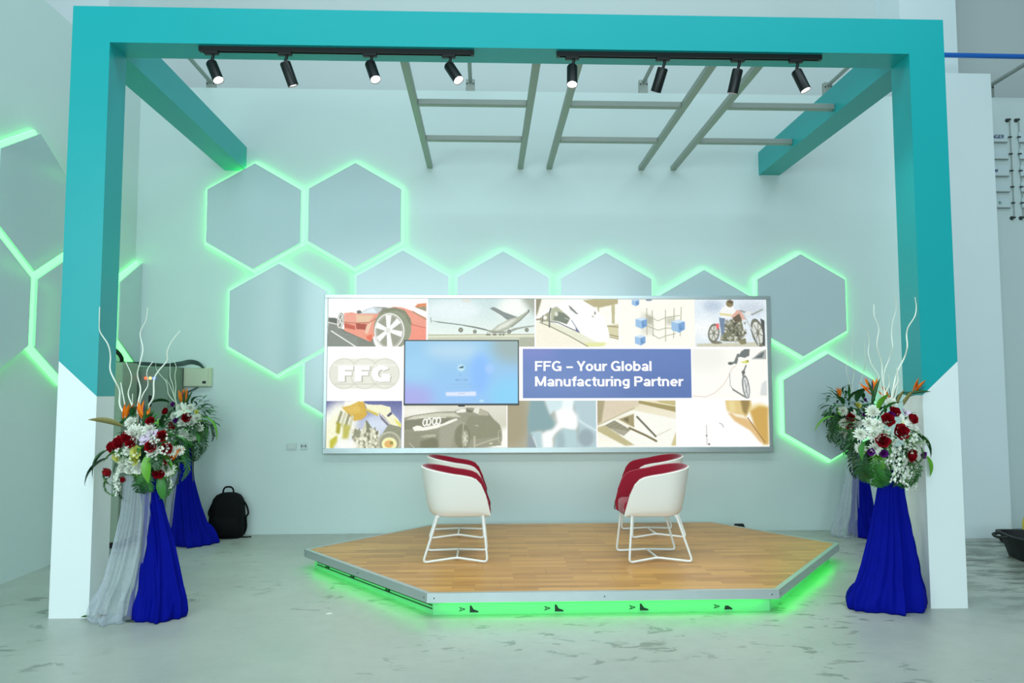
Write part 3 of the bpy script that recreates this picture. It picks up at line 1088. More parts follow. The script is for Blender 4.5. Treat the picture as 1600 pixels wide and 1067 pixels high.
# company oval ------------------------------------------------------------------
c = Canvas((511, 545, 630, 621.5), (495, 450), 3.9528, (255, 255, 252))
for cx in (165, 295, 420):
    c.ell(cx, 528, 88, 92, (228, 228, 214))
c.poly([(165, 436), (420, 436), (420, 620), (165, 620)], (232, 232, 218))
for cx in (165, 295, 420):
    c.ring(cx, 528, 88, 92, 7, (214, 214, 198))
c.line([(100, 476), (490, 476)], 6, (246, 246, 238))
c.line([(110, 592), (480, 592)], 6, (206, 206, 190))
put(c, 'pale print of an oval company emblem')
Y1 = LY + 0.0085
MATS['emblem_shade'] = mat('emblem_shade', (20, 20, 18), 0.6, spec=0.1, emit=(196, 196, 182), estr=1.0)
text_fit('FFG', LX(529.5), LX(612.5), LZ(597), LZ(572.5), Y1, 'emblem_shade', lb, 'emblem_lettering_shadow', 0.145)
text_fit('FFG', LX(528), LX(611), LZ(596), LZ(571.5), Y1 - 0.0008, 'letter_white', lb, 'emblem_lettering', 0.135)

# excavator ----------------------------------------------------------------------
c = Canvas((510, 626, 628.5, 699), (500, 590), 8.894)
c.grad((88, 92, 150), (214, 228, 244))
c.ell(300, 620, 240, 300, (250, 252, 236), 1, 6)
c.ell(800, 640, 220, 150, (226, 238, 250), 0.8, 6)
c.poly([(330, 400), (345, 320), (620, 315), (560, 420)], (252, 252, 240), 1, 1.2)
c.poly([(80, 700), (160, 560), (260, 480), (300, 640), (230, 800), (180, 980), (80, 980)], (248, 248, 214), 1, 2)
c.poly([(310, 410), (430, 380), (540, 325), (610, 330), (640, 420), (660, 510), (590, 575), (480, 595), (400, 510)], (212, 170, 52))
c.poly([(310, 410), (430, 390), (520, 350), (600, 480), (480, 500), (420, 510)], (226, 190, 84), 0.8, 2)
for k in range(4):
    x_ = 260 + k * 52
    c.poly([(x_ + 30, 450 + k * 20), (x_ + 64, 470 + k * 20), (x_ + 10, 640 + k * 28), (x_ - 30, 640 + k * 26)], (206, 206, 170) if k % 2 else (150, 150, 110), 1, 0.5)
c.poly([(240, 600), (300, 640), (280, 780), (230, 760)], (166, 160, 40), 1, 1.0)
c.poly([(330, 640), (430, 660), (400, 840), (320, 850)], (190, 186, 80), 1, 1.5)
c.poly([(150, 860), (250, 790), (250, 900), (190, 970), (150, 970)], (190, 186, 40), 1, 1.0)
c.poly([(620, 350), (680, 370), (860, 375), (980, 405), (990, 470), (1080, 560), (1130, 640), (1110, 720), (960, 620), (900, 540), (820, 520), (660, 440)], (246, 244, 206))
c.poly([(640, 420), (820, 500), (800, 530), (650, 460)], (210, 190, 80), 1, 0.5)
c.poly([(820, 480), (880, 520), (1000, 660), (960, 680), (850, 570)], (120, 116, 128))
c.line([(840, 500), (980, 650)], 12, (236, 232, 240))
c.poly([(930, 520), (990, 470), (1010, 500), (950, 545)], (70, 66, 96))
c.poly([(960, 640), (1130, 680), (1130, 980), (820, 980), (880, 760)], (140, 142, 116))
c.poly([(1040, 560), (1130, 640), (1130, 690), (1060, 620)], (232, 226, 90))
rs = np.random.RandomState(8)
c.poly([(450, 720), (500, 690), (580, 740), (650, 590), (720, 690), (800, 750), (850, 980), (480, 980)], (206, 206, 176), 1, 0.5)
for k in range(110):
    x_, y_ = 460 + rs.rand() * 370, 710 + rs.rand() * 270
    g_ = rs.choice([110, 140, 236, 248])
    c.ell(x_, y_, 8 + 10 * rs.rand(), 14 + 18 * rs.rand(), (g_, g_, g_ - 26), 0.85)
c.poly([(640, 590), (660, 590), (730, 700), (690, 690), (655, 720)], (120, 124, 96))
c.poly([(490, 700), (580, 740), (560, 830), (480, 800)], (140, 142, 116))
c.ell(970, 900, 165, 160, (150, 150, 124))
c.ring(970, 900, 150, 146, 22, (190, 190, 166))
c.ell(970, 915, 105, 92, (246, 244, 176))
c.ell(965, 915, 62, 52, (226, 176, 96))
c.ell(1000, 900, 26, 22, (150, 140, 60))
c.ell(380, 930, 160, 70, (254, 254, 246), 0.95, 3)
c.speck(0.03, 9)
put(c, 'print of a yellow excavator shovel and loader wheel')

# dark saloon car ------------------------------------------------------------------
c = Canvas((632, 626, 791.5, 699), (620, 610), 8.889)
c.grad((226, 224, 208), (196, 194, 172))
c.ell(300, 300, 300, 70, (246, 244, 232), 0.9, 4)
c.poly([(1300, 560), (1530, 520), (1530, 800), (1300, 800)], (250, 250, 240), 1, 3)
c.poly([(95, 390), (200, 350), (500, 305), (780, 290), (900, 250), (1000, 235), (1150, 245), (1270, 300), (1350, 410), (1430, 480), (1460, 560), (1450, 760), (1100, 800), (95, 800)], (146, 146, 122))
c.poly([(120, 400), (250, 345), (560, 310), (800, 310), (900, 370), (700, 360), (400, 370), (250, 400)], (206, 204, 182), 1, 0.6)
c.poly([(820, 290), (900, 252), (970, 250), (960, 300), (830, 310)], (240, 240, 226))
c.poly([(960, 245), (1060, 285), (1030, 310), (960, 290)], (112, 110, 92))
c.poly([(1060, 300), (1080, 240), (1150, 245), (1140, 330)], (230, 230, 214))
c.poly([(1150, 250), (1270, 310), (1270, 350), (1130, 340)], (176, 174, 150))
c.poly([(1000, 350), (1300, 350), (1430, 480), (1450, 560), (1440, 640), (1000, 680), (960, 470)], (134, 134, 106), 1, 0.8)
c.line([(95, 385), (250, 345), (560, 300), (760, 295)], 7, (110, 108, 90))
c.line([(320, 370), (480, 372), (680, 372)], 12, (236, 236, 222))
c.poly([(100, 420), (350, 390), (680, 380), (780, 390), (640, 460), (340, 500), (200, 540), (95, 540)], (122, 122, 98))
c.poly([(220, 510), (280, 485), (340, 490), (360, 510), (640, 460), (720, 420), (830, 385), (850, 410), (700, 470), (560, 520), (400, 550), (250, 560)], (250, 250, 236))
for k, x_ in enumerate((395, 445, 525, 580)):
    c.ring(x_, 440 - k * 7, 27, 46, 20, (252, 252, 244), 1, 0.15)
c.poly([(95, 560), (250, 570), (560, 570), (580, 640), (580, 800), (95, 800)], (138, 138, 114), 1, 1.0)
c.poly([(320, 640), (420, 610), (550, 605), (540, 640), (420, 650)], (182, 180, 156), 1, 0.5)
c.poly([(340, 700), (500, 650), (570, 680), (580, 790), (330, 790)], (112, 112, 84), 1, 1.0)
c.poly([(600, 500), (700, 480), (860, 400), (920, 430), (800, 560), (760, 790), (600, 790)], (158, 158, 136), 1, 1.2)
c.ell(915, 640, 110, 175, (122, 122, 96), 1, 0.6)
c.ell(950, 665, 46, 115, (160, 160, 136), 1, 0.4)
for k in range(6):
    a = k * PI / 3 + 0.4
    c.line([(948, 670), (948 + 38 * math.cos(a), 670 + 90 * math.sin(a))], 10, (230, 230, 212))
c.line([(930, 440), (920, 560), (925, 780)], 10, (186, 186, 160))
c.line([(1080, 640), (1080, 780)], 24, (190, 188, 164), 1, 0.5)
c.line([(1100, 760), (1300, 690), (1420, 660)], 14, (196, 194, 166), 1, 0.6)
c.poly([(1270, 740), (1330, 720), (1320, 745)], (240, 238, 200), 1, 0.4)
c.ring(1435, 640, 26, 90, 12, (176, 174, 150))
c.line([(1090, 485), (1130, 488)], 9, (206, 206, 190))
c.line([(180, 730), (250, 790)], 8, (210, 208, 188))
c.speck(0.015, 10)
put(c, 'print of a dark grey saloon car with four rings on the grille')

# x-ray of a joint --------------------------------------------------------------------
c = Canvas((793, 626, 931, 699), (780, 610), 8.889)
c.grad((172, 164, 136), (156, 178, 180), False)
c.ell(180, 400, 230, 380, (158, 148, 116), 0.9, 6)
c.poly([(430, 140), (620, 140), (700, 330), (790, 470), (700, 560), (520, 560), (400, 640), (390, 400)], (126, 160, 164), 1, 2)
c.poly([(1030, 140), (1345, 140), (1345, 800), (1070, 790), (1110, 500), (1060, 300)], (176, 202, 208), 1, 1.5)
c.poly([(430, 580), (590, 560), (620, 800), (500, 800)], (178, 206, 210), 1, 1.2)
c.poly([(390, 640), (440, 600), (520, 800), (390, 800)], (136, 152, 160), 1, 2)
c.poly([(630, 140), (1040, 140), (1000, 240), (770, 280), (700, 340)], (206, 230, 234), 1, 1.5)
c.poly([(880, 140), (1030, 140), (1020, 300), (860, 300)], (240, 250, 250), 1, 1.5)
c.poly([(770, 280), (870, 250), (1020, 280), (1080, 360), (1085, 500), (1050, 560), (960, 545), (870, 520), (780, 600), (740, 660), (745, 800), (600, 800), (585, 600), (660, 560), (740, 540), (820, 440)], (250, 255, 255), 1, 1.8)
c.ell(930, 400, 150, 140, (255, 255, 255), 0.7, 4)
c.poly([(880, 530), (1070, 560), (1080, 800), (760, 800), (780, 640)], (176, 206, 210), 1, 1.5)
c.poly([(790, 620), (880, 560), (910, 700), (900, 800), (800, 800)], (152, 178, 184), 0.9, 2)
c.ell(1200, 660, 110, 125, (146, 166, 172), 1, 2)
c.line([(1100, 415), (1210, 490), (1345, 560)], 26, (212, 232, 236), 1, 1.0)
c.line([(470, 640), (530, 800)], 14, (220, 236, 240), 1, 0.6)
put(c, 'pale blue print of an x-ray of a joint')

# laptop and pen --------------------------------------------------------------------
c = Canvas((933, 626, 1055, 699), (920, 600), 5.4237)
c.grad((232, 222, 190), (252, 252, 240))
c.poly([(65, 135), (140, 135), (110, 320), (65, 350)], (166, 154, 116), 1, 1)
c.poly([(140, 135), (420, 135), (430, 180), (300, 240), (110, 320)], (218, 204, 176), 1, 1.5)
c.poly([(420, 140), (735, 185), (735, 240), (420, 165)], (160, 146, 92))
c.poly([(560, 135), (735, 135), (735, 185), (600, 160)], (196, 184, 126))
c.line([(420, 135), (735, 190)], 8, (236, 226, 180))
c.poly([(70, 355), (300, 235), (380, 225), (735, 300), (735, 525), (380, 525)], (250, 250, 240))
c.line([(70, 350), (200, 290), (380, 205)], 14, (196, 184, 148), 1, 0.5)
c.poly([(70, 370), (130, 350), (380, 520), (300, 525), (70, 400)], (190, 180, 132), 1, 0.5)
c.poly([(130, 355), (215, 310), (350, 390), (290, 440)], (146, 142, 116), 1, 0.4)
for k in range(5):
    c.line([(140 + k * 32, 350 + k * 18), (215 + k * 30, 312 + k * 17)], 4, (120, 116, 92))
c.poly([(180, 375), (330, 400), (290, 440), (240, 420)], (166, 162, 140), 1, 0.6)
c.poly([(215, 295), (380, 245), (385, 370), (340, 360)], (238, 232, 206))
c.poly([(250, 300), (378, 255), (380, 370), (330, 345)], (158, 146, 104))
c.poly([(285, 300), (330, 280), (335, 330)], (110, 100, 66), 1, 0.6)
c.line([(220, 300), (560, 480)], 10, (246, 242, 220))
c.line([(340, 375), (480, 440), (565, 487)], 18, (120, 110, 74))
c.line([(405, 280), (560, 446)], 17, (110, 106, 88))
c.line([(570, 440), (690, 385)], 6, (206, 206, 180))
c.poly([(690, 525), (735, 400), (735, 525)], (206, 196, 140), 1, 0.6)
c.speck(0.015, 12)
put(c, 'print of an open laptop and a pen')

# person writing ----------------------------------------------------------------------
c = Canvas((1057, 626, 1200, 699), (920, 600), 5.4237, (255, 255, 254))
c.poly([(1150, 130), (1370, 130), (1380, 200), (1320, 290), (1220, 250), (1165, 230)], (226, 200, 130), 1, 1.0)
c.poly([(1280, 130), (1360, 130), (1360, 180), (1330, 270), (1300, 240)], (150, 126, 70), 1, 1.2)
c.poly([(1180, 150), (1230, 140), (1240, 240), (1190, 240)], (236, 216, 150), 1, 1.5)
c.ell(1440, 230, 80, 60, (238, 214, 140), 1, 3)
c.poly([(1360, 230), (1440, 190), (1515, 200), (1515, 520), (1465, 520), (1400, 380)], (206, 164, 78), 1, 1.5)
c.poly([(1170, 245), (1290, 260), (1400, 360), (1480, 500), (1440, 500), (1360, 400), (1230, 320)], (226, 186, 124), 1, 1.2)
c.poly([(1200, 250), (1300, 265), (1330, 300), (1240, 280)], (250, 240, 214), 1, 0.8)
c.line([(1340, 290), (1480, 500)], 9, (150, 110, 50), 1, 0.4)
c.line([(990, 350), (992, 520)], 5, (170, 170, 160))
c.ell(990, 442, 7, 7, (110, 100, 90))
c.ell(1010, 515, 9, 9, (110, 90, 90))
c.line([(1100, 335), (1122, 345), (1134, 370)], 7, (170, 172, 170))
put(c, 'mostly white print with a tan arm reaching over paper')

# electric car charging -----------------------------------------------------------------
c = Canvas((1082, 545, 1199.5, 623), (960, 455), 5.768, (254, 254, 246))
c.ell(820, 600, 200, 120, (238, 240, 232), 0.7, 8)
c.line([(700, 945), (820, 955), (900, 920), (980, 850), (1035, 760), (1060, 700), (1100, 670)], 6, (220, 196, 184))
c.poly([(1110, 600), (1150, 540), (1190, 512), (1228, 512), (1222, 580), (1180, 600), (1140, 590)], (104, 112, 110))
c.line([(1120, 570), (1090, 640), (1050, 655)], 20, (116, 122, 118))
c.ell(1050, 650, 24, 14, (96, 102, 98))
c.line([(1110, 610), (1100, 645)], 22, (110, 116, 112))
c.poly([(1140, 640), (1190, 620), (1220, 630), (1205, 652), (1160, 648)], (226, 226, 130))
c.ell(1205, 630, 12, 10, (150, 160, 60))
c.poly([(1240, 612), (1320, 545), (1375, 520), (1375, 612)], (168, 174, 170))
c.poly([(1270, 600), (1330, 555), (1360, 545), (1340, 600)], (96, 106, 106))
c.line([(1190, 670), (1165, 730), (1160, 760)], 14, (120, 126, 122))
c.ell(1165, 732, 16, 20, (96, 102, 98))
c.line([(1040, 740), (1045, 850), (1070, 890)], 6, (150, 156, 156))
c.poly([(1055, 870), (1180, 950), (1190, 968), (1160, 955), (1065, 895)], (130, 132, 126))
c.ell(1185, 865, 34, 112, (130, 134, 132), 1, 0, -0.12)
c.ell(1187, 870, 22, 92, (226, 230, 228), 1, 0, -0.12)
c.line([(1175, 800), (1200, 950)], 7, (120, 124, 122))
c.line([(1200, 830), (1180, 920)], 6, (140, 144, 142))
c.poly([(1310, 940), (1330, 830), (1375, 800), (1375, 945)], (214, 220, 218), 1, 0.8)
put(c, 'print of a white electric car on a charging cable')

# blue slogan banner ---------------------------------------------------------------------
c = Canvas((817, 545, 1080.5, 622), (800, 450), 3.81)
c.grad((92, 120, 186), (88, 116, 178))
c.ell(120, 380, 150, 60, (134, 130, 206), 0.45, 10)
c.ell(300, 560, 300, 80, (112, 140, 200), 0.5, 14)
c.ell(900, 600, 260, 70, (76, 106, 170), 0.5, 14)
c.speck(0.01, 13, 2.0)
put(c, 'blue banner print behind the white slogan')
text_fit('FFG \u2013 Your Global', LX(836), LX(1018.5), LZ(579.5), LZ(564), Y1, 'letter_white', lb, 'slogan_lettering', 0.088)
text_fit('Manufacturing Partner', LX(836), LX(1068), LZ(603.5), LZ(588), Y1, 'letter_white', lb, 'slogan_lettering', 0.088)

# ------------------------------------------------------------------ television
tx0, tx1 = float(atY(631, 582, 2.90)[0]), float(atY(811, 582, 2.90)[0])
tz0, tz1 = float(atY(720, 633.5, 2.90)[2]), float(atY(720, 531, 2.90)[2])
tv = thing('television', 'flat black-edged television showing a blue screen on the lightbox', 'television', ((tx0 + tx1) / 2, 2.92, tz0))
ox, oz = (tx0 + tx1) / 2, tz0
hw, hh = (tx1 - tx0) / 2, tz1 - tz0
MB().box(-hw, hw, -0.012, 0.012, 0, hh, bev=0.004).build('case', 'tv_black', tv)
bz = 0.013
for (a, c_, d_, e_) in ((-hw, hw, hh - bz, hh), (-hw, hw, 0, bz + 0.008), (-hw, -hw + bz, bz, hh - bz), (hw - bz, hw, bz, hh - bz)):
    MB().box(a, c_, -0.020, -0.010, d_, e_, bev=0.002).build('bezel', 'tv_black', tv)
MB().box(-0.035, 0.035, -0.018, -0.004, -0.012, 0.004, bev=0.003).build('sensor_tab', 'tv_black', tv)
c = Canvas((633, 533, 809, 631), (680, 520), 8.893)
c.grad((150, 200, 232), (150, 196, 244))
c.ell(250, 250, 420, 120, (190, 220, 238), 0.8, 8)
c.ell(1080, 200, 300, 220, (158, 178, 176), 0.95, 9)
c.ell(620, 560, 130, 280, (136, 186, 255), 0.9, 6)
c.ell(-330, 900, 300, 200, (172, 170, 232), 0.9, 9)
c.ell(-250, 500, 240, 200, (158, 210, 240), 0.8, 9)
c.ell(1050, 850, 320, 200, (136, 210, 246), 0.9, 9)
c.ell(750, 500, 60, 70, (168, 204, 252), 0.7, 2)
c.ell(358, 490, 50, 48, (196, 232, 242), 0.9, 1.0)
c.poly([(325, 490), (350, 474), (392, 462), (392, 492), (330, 496)], (50, 84, 110), 1, 0.3)
c.line([(345, 575), (352, 600)], 7, (120, 170, 200))
for k in range(9):
    if k not in (3, 5):
        c.line([(285 + k * 19, 648), (287 + k * 19, 670)], 9, (104, 150, 188), 0.8)
c.line([(220, 718), (515, 718)], 6, (130, 176, 210), 0.8)
c.line([(140, 762), (640, 752)], 5, (136, 182, 216), 0.8)
c.poly([(145, 830), (565, 822), (565, 880), (150, 882)], (222, 230, 250), 1, 0.6)
c.line([(315, 850), (410, 846)], 8, (160, 180, 210), 0.9)
c.poly([(605, 965), (620, 940), (660, 935), (678, 968)], (190, 232, 246), 1, 0.6)
c.build('screen', -hw + bz, hw - bz, bz + 0.008, hh - bz, -0.0145, tv, 'glowing blue screen with a small message')

# ------------------------------------------------------------------ stage
SZ = 0.16
POLY = [(-1.764, 1.414), (-0.605, -0.090), (1.754, -0.082), (2.895, 1.470), (2.119, 2.668), (-0.731, 2.668)]


def off(poly, d):
    """inward offset of a counter-clockwise convex polygon"""
    n = len(poly)
    res = []
    for i in range(n):
        a, b2, c2 = Vector(poly[i - 1]), Vector(poly[i]), Vector(poly[(i + 1) % n])
        e1, e2 = (b2 - a).normalized(), (c2 - b2).normalized()
        n1, n2 = Vector((-e1.y, e1.x)), Vector((-e2.y, e2.x))
        k = d / (1 + n1.dot(n2))
        res.append(tuple(b2 + (n1 + n2) * k))
    return res


stg = thing('stage_platform', 'low six-sided wooden stage with aluminium edge and green glow underneath', 'stage', (0.57, 1.3, 0))


def SP(mb):
    mb.v = [(x - 0.57, y - 1.3, z) for x, y, z in mb.v]
    return mb


inn = off(POLY, 0.036)
low_in = off(POLY, 0.012)
for i in range(6):
    j = (i + 1) % 6
    a, b2, c2, d2 = POLY[i], POLY[j], inn[j], inn[i]
    e2, f2 = low_in[j], low_in[i]
    mb = MB()
    zt, zl, zb = SZ, SZ - 0.006, SZ - 0.062
    vs = [(*a, zb), (*b2, zb), (*b2, zt), (*a, zt), (*c2, zt), (*d2, zt), (*c2, zl), (*d2, zl), (*e2, zl), (*f2, zl), (*e2, zb), (*f2, zb)]
    mb.add(vs, [(0, 1, 2, 3), (3, 2, 4, 5), (5, 4, 6, 7), (7, 6, 8, 9), (9, 8, 10, 11), (11, 10, 1, 0),
                (0, 3, 5, 7, 9, 11), (1, 10, 8, 6, 4, 2)])
    SP(mb).build('edge_trim', 'aluminium', stg)
    # screws on the trim
    if i in (0, 1, 2):
        A, Bv = Vector(a), Vector(b2)
        e = (Bv - A).normalized()
        nrm = Vector((e.y, -e.x))
        for k in range(3):
            pnt = A + (Bv - A) * (0.02 + 0.48 * k)
            M = Matrix.Translation((pnt.x, pnt.y, SZ - 0.032)) @ Vector((nrm.x, nrm.y, 0)).to_track_quat('Z', 'Y').to_matrix().to_4x4()
            SP(MB().lathe([(0.0, 0.0015), (0.005, 0.0012), (0.005, -0.001)], 10, M, 0, False, False)).build('screw', 'dark_metal', stg)
# base with skirt boards
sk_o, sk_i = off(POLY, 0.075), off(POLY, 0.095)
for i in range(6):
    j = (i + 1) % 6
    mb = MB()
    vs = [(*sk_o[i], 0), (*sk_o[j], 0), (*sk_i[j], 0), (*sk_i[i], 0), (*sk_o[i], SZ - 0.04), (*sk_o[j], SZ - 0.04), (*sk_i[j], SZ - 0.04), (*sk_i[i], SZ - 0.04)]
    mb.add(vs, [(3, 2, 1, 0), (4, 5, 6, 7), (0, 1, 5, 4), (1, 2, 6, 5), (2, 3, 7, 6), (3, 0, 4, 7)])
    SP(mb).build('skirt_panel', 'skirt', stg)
    l0, l1 = off(POLY, 0.022), off(POLY, 0.066)
    if i in (5, 0, 1, 2, 3):
        mb = MB()
        z_, z2 = SZ - 0.050, SZ - 0.042
        q = []
        for P0, P1 in ((l0, l1),):
            A0, A1 = Vector(P0[i]), Vector(P0[j])
            C0, C1 = Vector(P1[i]), Vector(P1[j])
            A0, A1 = A0.lerp(A1, 0.03), A1.lerp(A0, 0.03)
            C0, C1 = C0.lerp(C1, 0.03), C1.lerp(C0, 0.03)
            q = [A0, A1, C1, C0]
        mb.add([(p.x, p.y, z_) for p in q] + [(p.x, p.y, z2) for p in q],
               [(3, 2, 1, 0), (4, 5, 6, 7), (0, 1, 5, 4), (1, 2, 6, 5), (2, 3, 7, 6), (3, 0, 4, 7)])
        SP(mb).build('light_strip', 'stage_led', stg)
# sub-deck and laminate boards
mb = MB()
core = off(POLY, 0.08)
n = 6
mb.add([(*p, SZ - 0.04) for p in core] + [(*p, SZ - 0.012) for p in core],
       [tuple(range(5, -1, -1)), tuple(range(6, 12))] + [(i, (i + 1) % 6, (i + 1) % 6 + 6, i + 6) for i in range(6)])
SP(mb).build('sub_deck', 'dark_metal', stg)


def clip_convex(subj, poly):
    outp = subj
    for i in range(len(poly)):
        a, b2 = poly[i], poly[(i + 1) % len(poly)]
        ex, ey = b2[0] - a[0], b2[1] - a[1]
        outp = clip(outp, a[0], a[1], ey, -ex)
        if len(outp) < 3:
            return []
    return outp


deck = off(POLY, 0.037)
BWID, BLEN = 0.19, 1.28
row = 0
y = -0.16
while y < 2.7:
    x = -2.2 - (row * 0.47) % BLEN
    while x < 3.0:
        rect = [(x + 0.0006, y + 0.0006), (x + BLEN - 0.0006, y + 0.0006), (x + BLEN - 0.0006, y + BWID - 0.0006), (x + 0.0006, y + BWID - 0.0006)]
        pc = clip_convex(rect, deck)
        if len(pc) >= 3:
            ar = abs(sum(pc[k - 1][0] * pc[k][1] - pc[k][0] * pc[k - 1][1] for k in range(len(pc)))) / 2
            if ar > 0.0005:
                mb = MB().prism(pc, SZ - 0.012, SZ - 0.001, axis='z')
                SP(mb).build('floor_board', 'oak_laminate', stg)
        x += BLEN
    y += BWID
    row += 1
# printed marks on the front skirt: sideways A and a wedge
sy = sk_o[1][1] - 0.001
for k, px in enumerate((722, 855, 988, 1120)):
    xA = float(atY(px, 954, sy)[0])
    zA = 0.036
    me = text_mesh('A', 0.06)
    co = np.empty(len(me.vertices) * 3, dtype=np.float32)
    me.vertices.foreach_get('co', co)
    co = co.reshape(-1, 3) * 0.040
    co[:, 0] -= (co[:, 0].min() + co[:, 0].max()) / 2
    co[:, 1] -= (co[:, 1].min() + co[:, 1].max()) / 2
    outc = np.stack([xA + co[:, 1] - 0.57, np.full(len(co), sy - 1.3), zA - co[:, 0]], 1)
    me.vertices.foreach_set('co', outc.ravel())
    me.materials.clear()
    me.materials.append(MATS['black_print'])
    me.update()
    tag(link('printed_letter', me, stg), 'dark letter A printed sideways')
    xw = float(atY(px + 12, 954, sy)[0])
    wd = [(0, 0), (0.058, 0), (0.058, 0.008), (0.026, 0.020), (0.010, 0.046), (0, 0.046)]
    if k == 3:
        wd = [(0, 0), (0.058, 0), (0.050, 0.010), (0.026, 0.026), (0.006, 0.026)]
    mb = MB().prism([(xw + a, 0.014 + b2) for a, b2 in wd], sy, sy + 0.0012)
    tag(SP(mb).build('printed_wedge', 'black_print', stg), 'dark wedge mark')
# dark channel along the left skirt
A, Bv = Vector(sk_o[0]), Vector(sk_o[1])
e = (Bv - A).normalized()
nrm = Vector((e.y, -e.x))
for z_ in (0.040, 0.062):
    P0, P1 = A + e * 0.05 + nrm * 0.003, Bv - e * 0.01 + nrm * 0.003
    MBt = MB().tube([(P0.x, P0.y, z_), (P1.x, P1.y, z_)], 0.0045, 6)
    SP(MBt).build('cable_channel', 'black_print', stg)
for k in (0.12, 0.36, 0.66):
    Pm = A + (Bv - A) * k + nrm * 0.004
    Pn = Pm + e * 0.05
    SP(MB().tube([(Pm.x, Pm.y, 0.051), (Pn.x, Pn.y, 0.051)], 0.010, 6)).build('channel_clip', 'black_print', stg)

# ------------------------------------------------------------------ tub chairs
def fillet(pts, rad, n=5):
    """round the inner corners of a polyline"""
    P = [Vector(p) for p in pts]
    res = [P[0]]
    for i in range(1, len(P) - 1):
        a, b2, c2 = P[i - 1], P[i], P[i + 1]
        d1, d2 = (a - b2), (c2 - b2)
        k = min(rad, d1.length * .4, d2.length * .4)
        s0, s1 = b2 + d1.normalized() * k, b2 + d2.normalized() * k
        for q in range(n + 1):
            t = q / n
            res.append(s0 * (1 - t) ** 2 + b2 * 2 * t * (1 - t) + s1 * t * t)
    res.append(P[-1])
    return res


